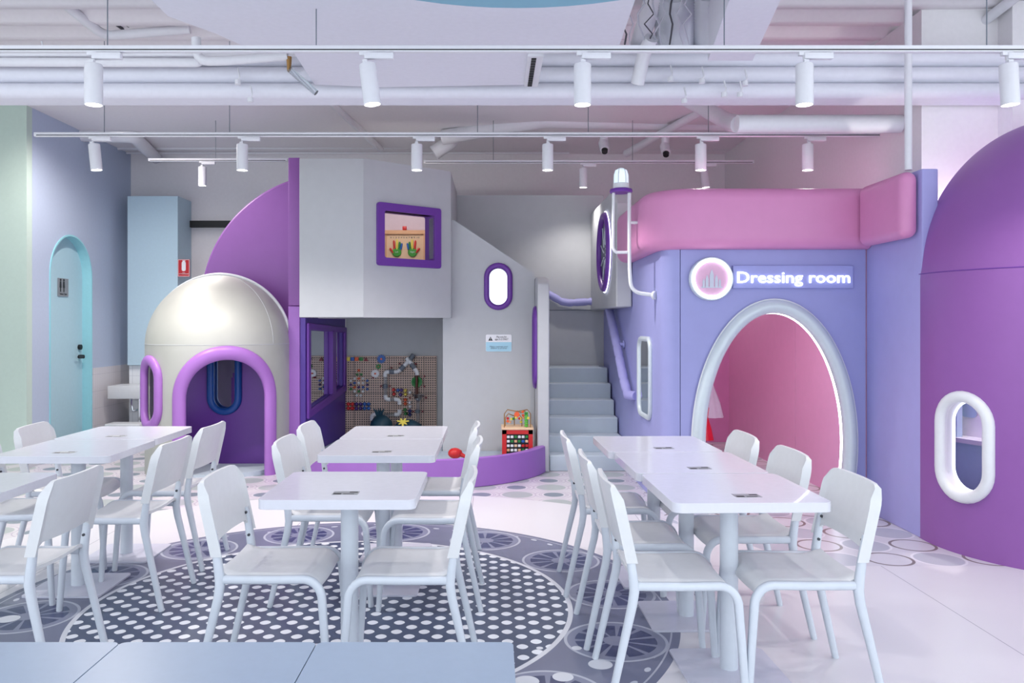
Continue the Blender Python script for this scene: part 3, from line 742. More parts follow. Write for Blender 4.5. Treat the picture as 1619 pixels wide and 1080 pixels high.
for (a, c, m, lb) in ((808, 662, 'red', 'red block, upper of two'), (812, 700, 'red', 'red block, lower of two'), (848, 664, 'blue', 'blue block beside the red ones'), (880, 664, 'toy_purple', 'purple block, upper of two'), (872, 705, 'toy_purple', 'purple block, lower of two'),
                      (915, 668, 'yellow', 'yellow block, upper of two'), (915, 703, 'yellow', 'yellow block, lower of two'), (957, 685, 'toy_white', 'white block, topmost'), (915, 752, 'orange', 'orange block, upper of two'), (915, 788, 'orange', 'orange block, lower of two'),
                      (955, 775, 'toy_white', 'white block, upper of the lower pair'), (957, 812, 'toy_white', 'white block, lowest'), (912, 840, 'kelly', 'green block, upper of two'), (918, 876, 'kelly', 'green block, lower of two'), (955, 852, 'navy', 'navy block, upper of two'), (955, 885, 'navy', 'navy block, lower of two')):
    p = pg(a, c); b = MB(); b.lathe([(.001, -.03), (.012, -.03), (.022, -.012), (.022, .012)], p, 6, axis='Y')
    tag(b.build('toy_block', m), lb+' in the coloured stack inside the pipe run', 'toy block', 'blocks inside the pipe run')
run = thing('marble_run', 'looping run of white elbows and grey couplings on the pegboard', 'toy', pg(735, 600, 9.40))
def seg_(pts, r, nm, m):
    b = MB(); q = [pg(a, c, 9.39) for (a, c) in pts]; out = [q[0]]
    for i in range(1, len(q)-1):
        for k in range(5):
            t = k/4; p0_, p1_ = q[i]+(q[i-1]-q[i])*.6, q[i]+(q[i+1]-q[i])*.6
            out.append(p0_*(1-t)**2+q[i]*2*t*(1-t)+p1_*t*t)
    out.append(q[-1]); b.tube(out, r, 12); wpart(b, nm, m, run)
for pts in ([(925, 375), (950, 400), (895, 455)], [(950, 400), (975, 432)], [(875, 475), (850, 500), (815, 500)], [(770, 500), (733, 500), (733, 545)], [(735, 708), (740, 748), (780, 748)], [(815, 748), (862, 748), (862, 795)], [(862, 840), (862, 885), (818, 885)], [(655, 885), (615, 885), (615, 935)], [(990, 470), (1020, 495), (1022, 530)]):
    seg_(pts, .0245, 'elbow', 'toy_white')
for pts in ([(905, 445), (870, 480)], [(815, 500), (770, 500)], [(735, 610), (735, 650)], [(965, 425), (998, 470)], [(990, 345), (960, 385)], [(1025, 840), (1025, 870)]):
    seg_(pts, .027, 'coupling', 'mid_grey')
for pts in ([(735, 545), (735, 610)], [(735, 650), (735, 708)], [(818, 885), (655, 885)], [(1028, 720), (1028, 985)], [(780, 748), (815, 748)]):
    seg_(pts, .02, 'clear_tube', 'clear')
seg_([(1016, 530), (1016, 725)], .016, 'brown_tube', 'brown')
b = MB(); b.lathe([(.02, 0), (.05, -.02), (.062, -.02), (.062, .01), (.02, .01)], pg(1018, 590, 9.41), 24, axis='Y'); wpart(b, 'green_wheel', 'kelly', run)
b = MB(); b.lathe([(.075, .05), (.02, -.03)], pg(1030, 740, 9.35), 20); wpart(b, 'funnel', 'clear', run)
for (a, c) in ((862, 427), (1008, 428), (790, 462), (695, 628), (775, 628), (955, 733), (1100, 733), (1068, 857), (985, 857), (1085, 632), (1085, 540), (625, 553)):
    b = MB(); b.cyl(pg(a, c, 9.44), pg(a, c, 9.40), .013, .009, 8); wpart(b, 'peg', 'dark_red', run)
# pit contents
def blobm(c, rx, ry, rz, seg=24, amp=.06):
    b = MB(); prof = []
    for k in range(13): a = -pi/2+pi*k/12; prof.append((max(.001, cos(a)), sin(a)))
    b.lathe(prof, (0, 0, 0), seg)
    for v in b.bm.verts:
        p = v.co.copy(); f = 1+amp*sin(3*p.x*3)*cos(4*p.y*2); v.co = V((p.x*rx*f, p.y*ry*f, p.z*rz))+V(c)
    return b
g = thing('bean_bag', 'dark teal bean bag with a tufted top under the pegboard', 'bean bag', (-1.24, 9.1, .12))
wpart(blobm((-1.24, 9.1, .255), .125, .12, .14), 'body', 'teal_bag', g, ang=80)
b = MB()
for k in range(11): b.tube([(-1.27, 9.1, .36), (-1.27+.06*cos(k*.6), 9.1+.05*sin(k*1.3), .44+.015*(k % 3))], [.02, .004], 6)
wpart(b, 'tuft', 'teal_bag', g)
g = thing('bean_bag', 'dark teal bean bag with a yellow splat under the pegboard', 'bean bag', (-.94, 8.95, .12))
wpart(blobm((-.93, 8.95, .235), .165, .15, .125), 'body', 'teal_bag', g, ang=80)
b = MB(); pts = []
for k in range(48): q = 2*pi*k/48; rr = .035+.016*sin(q*7)+.006*sin(q*3); pts.append((rr*cos(q)*1.3, rr*sin(q)))
b.plate([pts], P(637, 667, 8.84), (1, 0, 0), (0, .5, .86), (0, .86, -.5), .012); wpart(b, 'splat', 'yellow', g)
# front wall of the play area with the diagonal top
Xl, Xr = -.51, .415
fw_ = thing('slope_wall', 'grey padded wall with sloping top and small oval window', 'play structure', (0, 8.3, 0))
poly = [(Xl, 0), (Xr, 0), (Xr, 1.905), (-.396, 2.447), (Xl, 2.45)]
b = MB(); b.plate([poly, stadium(.21, .40, c=(.05, 1.777))], (0, 8.3, 0), (1, 0, 0), (0, 0, 1), (0, 1, 0), .09); wpart(b, 'pad', 'foam_grey', fw_)
b = MB(); b.tube([V((x, 8.29, z)) for (x, z) in stadium(.235, .425, c=(.05, 1.777))], .027, 12, closed=True, up=(0, -1, 0)); wf = wpart(b, 'window_frame', 'purple_dark', fw_, ang=60)
b = MB(); b.plate([stadium(.215, .405, c=(.05, 1.777))], (0, 8.34, 0), (1, 0, 0), (0, 0, 1), (0, 1, 0), .01); wpart(b, 'window_pane', 'mirror', fw_)
g = thing('stair_wall', 'grey padded post and side wall left of the stairs with a purple oval rim', 'play structure', (.47, 8.5, 0))
b = MB(); b.plate([[(7.75, 0), (9.46, 0), (9.46, 1.86), (8.1, 1.86), (7.85, 1.83), (7.77, 1.78), (7.75, 1.7)]], (.418, 0, 0), (0, 1, 0), (0, 0, 1), (1, 0, 0), .11); wpart(b, 'pad', 'foam_grey', g, bev=.012)
b = MB(); b.tube([V((.415, 8.03+x, z)) for (x, z) in stadium(.3, .75, c=(0, 1.17))], .03, 10, closed=True, up=(-1, 0, 0)); wpart(b, 'oval_rim', 'purple_dark', g, ang=60)
sg = thing('safety_sign', 'small white and blue play area sign on the sloping grey wall', 'sign', P(788.5, 542, 8.29))
a, c = P(768, 556, 8.29), P(809, 529, 8.29); cz = P(0, 541, 8.29).z
def sub_rr(x0, x1, z0, z1): return [(x0, z0), (x1, z0), (x1, z1), (x0, z1)]
b = MB(); b.plate([rrect(c.x-a.x, c.z-a.z, .015, 4, ((a.x+c.x)/2, (a.z+c.z)/2))], (0, 8.292, 0), (1, 0, 0), (0, 0, 1), (0, 1, 0), .006); wpart(b, 'board', 'sign_white', sg)
b = MB(); b.plate([[(a.x+.002, cz)]+[(a.x+.002, a.z+.012), (a.x+.012, a.z+.002), (c.x-.012, a.z+.002), (c.x-.002, a.z+.012)]+[(c.x-.002, cz)]], (0, 8.291, 0), (1, 0, 0), (0, 0, 1), (0, 1, 0), .002); wpart(b, 'blue_half', 'sign_blue', sg)
p = P(775.5, 535.5, 8.29); b = MB(); b.plate([[(-.022, -.02), (.022, -.02), (0, .02)]], (p.x, 8.289, p.z), (1, 0, 0), (0, 0, 1), (0, 1, 0), .002); tr = wpart(b, 'warning_triangle', 'black', sg)
b = MB(); b.box(p.x-.0022, p.x+.0022, 8.2875, 8.289, p.z-.008, p.z+.010).box(p.x-.0022, p.x+.0022, 8.2875, 8.289, p.z-.016, p.z-.012); wsub(b, 'exclamation_mark', 'sign_white', tr)
add_text('upper_lettering', 'Play area for\nages 3-12 ONLY', .027, 'dark_grey', sg, Matrix.Translation(P(793, 534, 8.288)) @ FRONT, width=.135, ext=.0004)
add_text('lower_lettering', 'Please supervise your\nchildren at all times', .019, 'mid_grey', sg, Matrix.Translation(P(788.5, 549, 8.288)) @ FRONT, width=.18, ext=.0004)
# ball pit: floor mat and curved bench wall
pc, pr_ = V((-.68, 8.156, 0)), 1.156
b = MB(); pts = [(-1.70, 9.42), (-1.80, 7.99)]
for k in range(25):
    a = R(197+146*k/24); pts.append((pc.x+1.05*cos(a), pc.y+1.05*sin(a)))
pts = [(x, y_) for (x, y_) in pts if y_ < 9.43]
pit = [(-1.69, 9.43), (-1.79, 8.1)]+[(pc.x+1.03*cos(R(a)), pc.y+1.03*sin(R(a))) for a in range(198, 341, 6)]+[(.40, 8.28), (-.52, 8.28), (-.52, 9.43)]
b = MB(); b.plate([pit], (0, 0, .0), (1, 0, 0), (0, 1, 0), (0, 0, 1), .12); tag(b.build('play_mat', 'pit_grey'), 'grey pebbled floor of the pit inside the curved purple bench', 'play mat')
b = MB(); prof = [(.10, -.11), (.10, .085), (.075, .125), (.0, .14), (-.02, .13), (-.025, -.11)]
pts = [(pc.x+pr_*cos(R(a)), pc.y+pr_*sin(R(a)), .115) for a in range(197, 344, 4)]
bn = thing('curved_bench', 'low curved purple padded bench wall in front of the pit', 'play structure', (pc.x, 7.0, 0))
b.tube(pts, 1, prof=[(x-.06, z) for (x, z) in prof], up=[V((pc.x-p[0], pc.y-p[1], 0)).normalized() for p in pts]); 
wpart(b, 'pad', 'bench_purple', bn, ang=50)
b = MB(); b.tube([(x, y_, .012) for (x, y_, z) in pts], 1, prof=[(-.075, -.012), (-.075, .012), (.05, .012), (.05, -.012)], up=[V((pc.x-p[0], pc.y-p[1], 0)).normalized() for p in pts]); wpart(b, 'base_skirt', 'purple_dark', bn)
# scoop toy
g = thing('toy_scoop', 'red toy scoop lying on the pit floor by the bench', 'toy', (-.36, 7.75, .12))
wpart(blobm((-.36, 7.72, .185), .065, .06, .05, amp=.1), 'bowl', 'red', g, ang=70)
b = MB(); b.tube([(-.32, 7.72, .18), (-.26, 7.72, .15), (-.22, 7.72, .13)], [.025, .015, .008], 8); wpart(b, 'handle', 'red', g)
# activity cube
ac = thing('activity_cube', 'red activity cube with bead wires in the corner of the pit', 'toy', (.24, 8.0, .12))
x0, x1, y0, y1 = .085, .375, 7.82, 8.10
b = MB()
for (xa, ya) in ((x0, y0), (x1-.04, y0), (x0, y1-.04), (x1-.04, y1-.04)): b.box(xa, xa+.04, ya, ya+.04, .12, .40)
b.box(x0, x1, y0, y1, .35, .39).box(x0+.03, x1-.03, y0+.03, y1-.03, .12, .35); wpart(b, 'body', 'red', ac)
b = MB(); b.box(x0-.008, x1+.008, y0-.008, y1+.008, .39, .41, .004, 2); wpart(b, 'top', 'wood_panel', ac)
b = MB(); b.box(x0+.04, x1-.04, y0+.012, y0+.03, .13, .35); wpart(b, 'abacus_panel', 'black', ac)
cols = ['toy_white', 'red', 'kelly', 'wood', 'blue', 'toy_white', 'wood_panel']
for i in range(6):
    for j in range(5):
        b = MB(); cx_ = x0+.058+i*.035; cz_ = .155+j*.042; b.box(cx_-.0135, cx_+.0135, y0+.002, y0+.014, cz_-.012, cz_+.012, .003, 1); wpart(b, 'tile', random.choice(cols), ac)
for (xa, xb, h_, yy) in ((x0+.02, x1-.02, .58, 7.85), (x0+.03, x1-.1, .53, 7.95), (x0+.12, x1-.04, .55, 8.02)):
    b = MB(); b.tube([(xa, yy, .41), (xa, yy, h_-.04), (xa+.03, yy, h_), ((xa+xb)/2, yy+.02, h_-.02), (xb-.03, yy, h_), (xb, yy, h_-.04), (xb, yy, .41)], .005, 6); w = wpart(b, 'wire', 'bronze', ac)
    for k in range(5):
        t = random.random(); b = MB(); cc = V((xa+(xb-xa)*t, yy, random.uniform(.44, h_-.02))); b.lathe([(.001, -.014), (.013, -.008), (.013, .008), (.001, .014)], cc, 10); wpart(b, 'bead', random.choice(['red', 'yellow', 'kelly', 'orange', 'wood']), ac)
b = MB()
for k in range(6): b.lathe([(.001, 0), (.017, .002), (.017, .02), (.001, .022)], (x1-.06, 7.86, .415+k*.024), 12)
wpart(b, 'green_beads', 'bright_green', ac)
b = MB(); b.cyl((x0+.14, 7.84, .535), (x0+.14, 7.855, .535), .026, seg=16); wpart(b, 'spinner', 'orange', ac)
# ------------------------------------------------------------------ stairs
st_ = thing('padded_stairs', 'pale blue grey padded stairs of six steps up to the landing', 'stairs', (.9, 8.4, 0))
for k in range(6):
    z0s = .153*k; y0s = 7.8+.245*k
    b = MB(); b.box(.535, 1.255, y0s, (y0s+.245 if k < 5 else 9.455), 0, z0s+.150, .012, 3) if k < 5 else b.box(.535, 1.255, y0s, 9.455, 0, .92, .012, 3)
    wpart(b, 'step', 'foam_step', st_)
# ------------------------------------------------------------------ dressing room
DRr = thing('dressing_room', 'lavender play house with an egg shaped doorway and pink inside', 'play structure', (2.0, 7.5, 0))
zf = 6.15; ec, ea, eb = (2.097, .51), .565, 1.02
outer = [(1.40, 0)]
# doorway: ellipse cut by the floor
t0 = math.asin(ec[1]/eb)      # angle below horizontal reaching floor
el = [(ec[0]+ea*cos(a), ec[1]+eb*sin(a)) for a in [(-t0)+(pi+2*t0)*k/72 for k in range(73)]]
el[0] = (el[0][0], 0); el[-1] = (el[-1][0], 0)
loop = [(1.40, 0), (el[-1][0], 0)]+el[::-1][1:-1]+[(el[0][0], 0), (2.785, 0), (2.785, 1.96), (1.40, 1.96)]
b = MB(); b.plate([loop], (0, zf, 0), (1, 0, 0), (0, 0, 1), (0, 1, 0), .09); wpart(b, 'front_pad', 'lavender', DRr, ang=30)
# left pad with rounded corner
path = [(1.395, 6.15)]+[(1.395-.125*sin(R(a)), 6.275-.125*cos(R(a))) for a in range(10, 91, 10)]+[(1.27, 9.46)]
inner = [(x+.08 if i else x, y_ if i else y_+.09) for i, (x, y_) in enumerate(path)]
inner = [(1.395, 6.24)]+[(1.36, 6.28)]+[(1.35, 9.46)]
b = MB(); b.plate([path+inner[::-1]], (0, 0, 0), (1, 0, 0), (0, 1, 0), (0, 0, 1), 1.96); wpart(b, 'side_pad', 'lavender', DRr, ang=30)
b = MB(); b.box(2.79, 2.895, 5.35, 6.15, 0, 2.41, .008, 3); wpart(b, 'right_end_pad', 'lavender_side', DRr)
b = MB(); b.box(2.79, 2.88, 6.16, 7.595, 0, 1.96); b.box(2.79, 2.88, 7.605, 9.73, 0, 1.96); wpart(b, 'inner_right_pad', 'pink_in', DRr)
b = MB(); b.box(1.36, 2.79, 9.73, 9.8, 0, 1.96); wpart(b, 'inner_back_pad', 'magenta_in', DRr)
b = MB(); b.box(1.355, 1.37, 6.3, 9.45, 0, 1.96); wpart(b, 'inner_left_pad', 'pink_in', DRr)
# canopy
prof = []
hw, hh, rr = .10, .225, .085
for (sx, sy, a0_) in ((1, 1, 0), (-1, 1, 90), (-1, -1, 180), (1, -1, 270)):
    for k in range(7): a = R(a0_+15*k); prof.append((sx*(hw-rr)+rr*cos(a), sy*(hh-rr)+rr*sin(a)))
cp = [(2.785, 6.13), (1.50, 6.13)]+[(1.50-.27*sin(R(a)), 6.40-.27*cos(R(a))) for a in range(10, 81, 10)]+[(1.23, 6.42), (1.23, 9.3)]
cp3 = [V((x, y_, 2.18)) for (x, y_) in cp]
cn = thing('canopy', '', '', (2, 6.13, 2.18))
tag(cn, 'thick pink padded canopy wrapped around the top of the lavender house', 'play structure')
b = MB()
ups = []
for i, p in enumerate(cp3):
    ups.append(V((0, 0, 1)))
b.tube(cp3, 1, prof=[(z, x) for (x, z) in prof], up=ups); wpart(b, 'pad', 'pink', cn, ang=60)
b = MB(); b.box(2.665, 2.785, 5.37, 6.022, 1.965, 2.40, .058, 8); tag(b.build('canopy_end', 'pink', ang=60), 'short pink padded block on the right end wall beside the long canopy', 'play structure')
# door ring
rg = thing('egg_ring', 'silver egg shaped ring light around the pink doorway', 'door trim', (2.097, 6.13, 0))
b = MB(); pts = [V((x, 6.135, z)) for (x, z) in el]; pts[0].z = pts[-1].z = .0
b.tube(pts, .052, 14, up=(0, -1, 0)); wpart(b, 'ring', 'ring_grey', rg, ang=60)
b = MB(); pts = [V((ec[0]+(x-ec[0])*.925, 6.19, ec[1]+(z-ec[1])*.955)) for (x, z) in el if z > .02]; b.tube(pts, .009, 8, up=(0, -1, 0)); wpart(b, 'led_strip', 'led', rg)
b = MB(); pts = [V((ec[0]+(x-ec[0])*1.09, 6.128, ec[1]+(z-ec[1])*1.05)) for (x, z) in el if z > .02]; b.tube(pts, .008, 8, up=(0, -1, 0)); wpart(b, 'piping', 'rim_white', rg)
# logo roundel
lg = thing('logo_roundel', 'round lit pink sign with a pale turreted tower left of the lettering', 'sign', (1.625, 6.12, 1.735))
c0 = P(1124, 441, 6.13)
b = MB(); b.lathe([(.125, .018), (.125, -.02), (.13, -.03), (.158, -.03), (.163, -.02), (.163, .018), (.125, .018)], c0, 48, axis='Y', caps=False); wpart(b, 'rim', 'ring_grey', lg)
b = MB(); b.lathe([(.126, -.031), (.144, -.036), (.150, -.031), (.150, -.028), (.126, -.028), (.126, -.031)], c0, 48, axis='Y', caps=False); wpart(b, 'led_ring', 'led', lg)
b = MB(); b.lathe([(.001, -.021), (.126, -.021), (.126, -.018)], c0, 48, axis='Y'); wpart(b, 'face', 'logo_pink', lg)
b = MB()
def tower(x, w, h, cap): b.plate([[(x-w/2, -.06), (x+w/2, -.06), (x+w/2, -.06+h), (x, -.06+h+cap), (x-w/2, -.06+h)]], (c0.x, c0.y-.0225, c0.z), (1, 0, 0), (0, 0, 1), (0, -1, 0), .003)
for t in ((0, .03, .09, .04), (-.035, .022, .06, .03), (.035, .022, .06, .03), (-.06, .016, .04, .022), (.06, .016, .04, .022)): tower(*t)
b.box(c0.x-.08, c0.x+.08, c0.y-.026, c0.y-.0225, c0.z-.068, c0.z-.06); wpart(b, 'tower_emblem', 'logo_grey', lg)
ds = thing('lit_sign', 'lit white lettering Dressing room on a lavender strip above the egg doorway', 'sign', P(1253, 438, 6.14))
a, c = P(1158, 456, 6.14), P(1348, 420, 6.14)
b = MB(); b.box(a.x, c.x, 6.125, 6.148, a.z, c.z, .003, 1); wpart(b, 'strip', 'sign_lav', ds)
add_text('lettering', 'Dressing room', .118, 'led_text', ds, Matrix.Translation(P(1254.5, 447, 6.118)) @ FRONT, width=.84, ext=.004, off=.001)
# rounded mirror on the lavender side
g = thing('wall_mirror', 'chrome rounded mirror on the left side of the lavender house', 'mirror', (1.25, 6.85, .96))
rp = rrect(.52, .64, .1, 6, (6.85, .955))
b = MB(); b.tube([V((1.262, x, z)) for (x, z) in rp], .022, 10, closed=True, up=(-1, 0, 0)); wpart(b, 'frame', 'ring_grey', g, ang=60)
b = MB(); b.plate([rp], (1.262, 0, 0), (0, 1, 0), (0, 0, 1), (-1, 0, 0), .004); wpart(b, 'glass', 'mirror', g)
# padded hand rail
hr = thing('hand_rail', 'knobbly lavender padded hand rail climbing beside the stairs', 'rail', (1.2, 7.6, .7))
wp = [P(1005, 626, 7.33), P(993, 625, 7.42), P(986, 600, 7.6), P(974, 540, 8.0), P(962, 485, 8.6), P(956, 476, 9.05), P(948, 476, 9.38), P(900, 479, 9.40), P(888, 477, 9.40), P(862, 462, 9.40)]
out = []
for i in range(len(wp)-1):
    n = max(2, int((wp[i+1]-wp[i]).length/.025))
    for k in range(n): out.append(wp[i]+(wp[i+1]-wp[i])*k/n)
out.append(wp[-1])
b = MB(); b.tube(out, [.043*(1 if k % 6 else .84) for k in range(len(out))], 12); wpart(b, 'rail', 'lavender_side', hr, ang=70)
for (x, y_, z) in ((975, 545, 7.95),):
    b = MB(); p = P(x, y_, z); b.cyl(p, (1.262, z, p.z), .02, seg=12).cyl((1.25, z, p.z), (1.264, z, p.z), .04, seg=16); wpart(b, 'bracket', 'lavender', hr)
# grey box with porthole ring
gb = thing('porthole_box', 'grey padded box with a lit purple porthole above the hand rail', 'play structure', (1.2, 8.4, 1.56))
b = MB(); b.plate([[(7.5, 1.553), (9.45, 1.553), (9.45, 2.66), (7.8, 2.66), (7.6, 2.62), (7.5, 2.5)]], (1.12, 0, 0), (0, 1, 0), (0, 0, 1), (1, 0, 0), .145); wpart(b, 'pad', 'foam_grey', gb, bev=.015)
cz_ = (8.15, 2.11)
circ = lambda r, n=40: [(cz_[0]+r*cos(2*pi*k/n), cz_[1]+r*sin(2*pi*k/n)) for k in range(n)]
b = MB(); b.tube([V((1.10, y_, z)) for (y_, z) in circ(.36)], .035, 10, closed=True, up=(-1, 0, 0)); wpart(b, 'purple_ring', 'purple_dark', gb, ang=60)
b = MB(); b.tube([V((1.105, y_, z)) for (y_, z) in circ(.40)], .006, 8, closed=True, up=(-1, 0, 0)); wpart(b, 'led_ring', 'led_soft', gb)
b = MB(); b.plate([circ(.33)], (1.118, 0, 0), (0, 1, 0), (0, 0, 1), (-1, 0, 0), .006); wpart(b, 'disc', 'mid_grey', gb)
b = MB()
for k in range(9):
    a = 2*pi*k/9; b.tube([V((1.105, cz_[0]+.08*cos(a), cz_[1]+.08*sin(a))), V((1.105, cz_[0]+.3*cos(a+.3), cz_[1]+.3*sin(a+.3)))], .007, 6)
wpart(b, 'spokes', 'ring_grey', gb)
# beacon lamp on its pipe frame
bt = thing('beacon_frame', 'white bent pipe frame with a lit beacon on the pink canopy corner', 'lamp', P(982, 400, 6.6))
Z6 = 6.45
def bp(l):
    q = [P(*p) for p in l]; o_ = [q[0]]
    for i in range(1, len(q)-1):
        a, c, d2 = q[i-1], q[i], q[i+1]; e = min((a-c).length, (d2-c).length)*.45
        p0_, p1_ = c+(a-c).normalized()*e, c+(d2-c).normalized()*e
        for k in range(7): t = k/6; o_.append(p0_*(1-t)**2+c*2*t*(1-t)+p1_*t*t)
    o_.append(q[-1]); return o_
b = MB(); b.tube(bp([(970, 304, Z6), (969, 392, Z6), (973, 399, Z6), (992, 399, Z6)]), .0125, 10); wpart(b, 'inner_pipe', 'rim_white', bt)
b = MB(); b.tube(bp([(995, 304, Z6), (995, 420, Z6), (998, 462, Z6), (1036, 467, 6.42)]), .0155, 10); wpart(b, 'outer_pipe', 'rim_white', bt)
b = MB(); b.tube(bp([(995, 352, Z6), (1012, 352, Z6)]), .0125, 10).cyl(P(1011, 352, Z6), P(1014, 352, Z6), .032, seg=16); wpart(b, 'upper_flange', 'rim_white', bt)
b = MB(); b.cyl(P(1034, 467, 6.42), P(1037.5, 467, 6.40), .034, seg=16); wpart(b, 'lower_flange', 'rim_white', bt)
tp = P(982, 303, Z6)
b = MB(); b.lathe([(.001, -.012), (.085, -.01), (.09, 0), (.085, .018), (.06, .025), (.001, .025)], tp, 32); wpart(b, 'disc', 'purple_dark', bt)
b = MB(); b.lathe([(.064, .025), (.062, .06), (.06, .065), (.001, .065)], tp, 24); wpart(b, 'lamp_base', 'rim_white', bt)
dm('beacon_glow', (225, 245, 255), .2, emis=.45, bump=0)
b = MB(); b.lathe([(.056, .065), (.054, .13), (.045, .165), (.02, .182), (.001, .184)], tp, 24); gl = wpart(b, 'glass_cap', 'beacon_glow', bt)
b = MB()
for k in range(6): a = pi*k/3; b.tube([tp+V((.058*cos(a), .058*sin(a), .065)), tp+V((.056*cos(a), .056*sin(a), .13)), tp+V((.04*cos(a), .04*sin(a), .172))], .004, 6)
wsub(b, 'guard', 'rim_white', gl)
# clothes inside
def dress(c, w0, w1, h, m, name, label, folds=9, flat=.5):
    b = MB(); rings = []
    prof = [(w0*.6, h), (w0, h*.93), (w0*.75, h*.66), (w1*.8, h*.3), (w1, 0)]
    vs = []
    for (r, z) in prof:
        ring = []
        for k in range(36):
            a = 2*pi*k/36; f = 1+.10*sin(folds*a)*(1-z/h); ring.append(b.bm.verts.new(V(c)+V((r*f*cos(a), r*f*sin(a)*flat, z))))
        vs.append(ring)
    for i in range(4): b.quadloop(vs[i], vs[i+1])
    b.bm.faces.new(vs[0])
    return tag(b.build(name, m, ang=80), label, 'costume')
p = P(1117, 660, 8.6); dress((1.62+.36*0+.62-.0, 8.6, p.z), .08, .16, .52, 'tulle', 'costume_dress', 'white tulle costume hanging in the pink room behind the ring')
p = P(1113, 696, 8.0); dress((2.055, 8.0, p.z), .045, .085, .34, 'satin_red', 'costume_dress', 'red satin costume hanging low in the pink room')
b = MB(); b.tube([(2.23, 9.72, .93), (2.23, 8.6, .93)], .012, 8); 
tag(b.build('clothes_rod', 'rim_white'), 'thin white rod holding the tulle costume inside the pink room', 'rod')
b = MB(); b.tube([(2.06, 8.0, .0), (2.06, 8.0, .66)], .012, 8); b.lathe([(.001, 0), (.12, 0), (.12, .015), (.001, .02)], (2.06, 8.0, 0), 24); tag(b.build('costume_stand', 'pink'), 'slim pink stand under the red satin costume', 'stand')
# ------------------------------------------------------------------ purple capsule at the right
PC, PR, PS = V((3.685, 5.28, 0)), .90, 1.69
cap = thing('purple_dome', 'big purple padded dome at the right edge with a white lit oval window', 'play structure', (PC.x, PC.y, 0))
WP, WW, WH, WZ = R(-70), .14, .56, .655
def skip2(ph, h):
    s2 = (ph-WP)*PR; hh = WH/2-WW; dz = max(0, abs(h-WZ)-hh)
    return s2*s2+dz*dz < (WW+.043)**2
wpart(dome_shell(PC, PR, PS, R(-98), R(118), skip2, n=150, nh=110), 'shell', 'purple', cap, ang=40)
b = MB(); pts = [on_dome(PC, PR, PS, R(-97+205*k/60), 1.72, .0015) for k in range(61)]; b.tube(pts, .003, 6)
pts = [on_dome(PC, PR, PS, R(-38), 1.72+.03*k, .0015) for k in range(42)]; b.tube(pts, .003, 6); wpart(b, 'seam', 'purple_dark', cap)
st = stadium(WW*2+.05, WH+.05)
b = MB(); q = [on_dome(PC, PR, 3, WP+s_/PR, WZ+h, .006) for (s_, h) in st]; up = [V((sin(WP+s_/PR), -cos(WP+s_/PR), 0)) for (s_, h) in st]
b.tube(q, .035, 12, closed=True, up=up); fr_ = wpart(b, 'window_frame', 'rim_white', cap, ang=60)
wn = V((sin(WP), -cos(WP), 0)); wt = V((cos(WP), sin(WP), 0)); wo = V((PC.x, PC.y, 0))+wn*PR
o1 = stadium(WW*2+.03, WH+.03, c=(0, WZ)); i1 = stadium(WW*2, WH, c=(0, WZ))
b = MB(); b.plate([o1, i1], wo-wn*.10, wt, (0, 0, 1), wn, .09); wsub(b, 'window_liner', 'rim_white', fr_)
b = MB(); b.tube([wo-wn*.085+wt*a+V((0, 0, z)) for (a, z) in stadium(WW*2-.01, WH-.01, c=(0, WZ))], .007, 8, closed=True, up=wn); wsub(b, 'led_strip', 'led_soft', fr_)
# kiosk counter seen through the oval
kk = thing('kiosk_counter', 'pale blue counter with a white top seen through the oval window', 'counter', (3.5, 5.4, 0))
def K(x, y_, dep): # along the inner wall frame
    return wo-wn*dep+wt*x+V((0, 0, y_))
b = MB(); b.plate([[(-.62, 0), (-.1, 0), (-.1, .60), (-.62, .60)]], wo-wn*.50, wt, (0, 0, 1), -wn, .12); wpart(b, 'cabinet', 'kiosk_blue', kk)
b = MB(); b.plate([[(-.60, .60), (-.1, .60), (-.1, .63), (-.60, .63)]], wo-wn*.47, wt, (0, 0, 1), -wn, .2); wpart(b, 'top', 'rim_white', kk)
b = MB(); b.plate([[(-.62, .63), (-.47, .63), (-.47, 1.3), (-.62, 1.3)]], wo-wn*.5, wt, (0, 0, 1), -wn, .05); wpart(b, 'side_panel', 'kiosk_blue', kk)
b = MB(); b.plate([[(-.58, .63), (.1, .63), (.1, 1.3), (-.58, 1.3)]], wo-wn*.62, wt, (0, 0, 1), -wn, .04); wpart(b, 'back_panel', 'sign_white', kk)
b = MB(); b.plate([rrect(.12, .14, .03, 4, (-.47, .83))], wo-wn*.612, wt, (0, 0, 1), wn, .004); wpart(b, 'notice', 'kiosk_blue', kk)
puck((3.35, 5.25, 1.9), 36, 'added unseen fill lamp inside the big purple dome')  # unseen lamp added to brighten what shows through the oval
b = MB(); b.box(3.0, 4.4, 5.17, 5.23, 1.9, 1.95); wpart(b, 'cross_bar', 'foam_grey', cap)
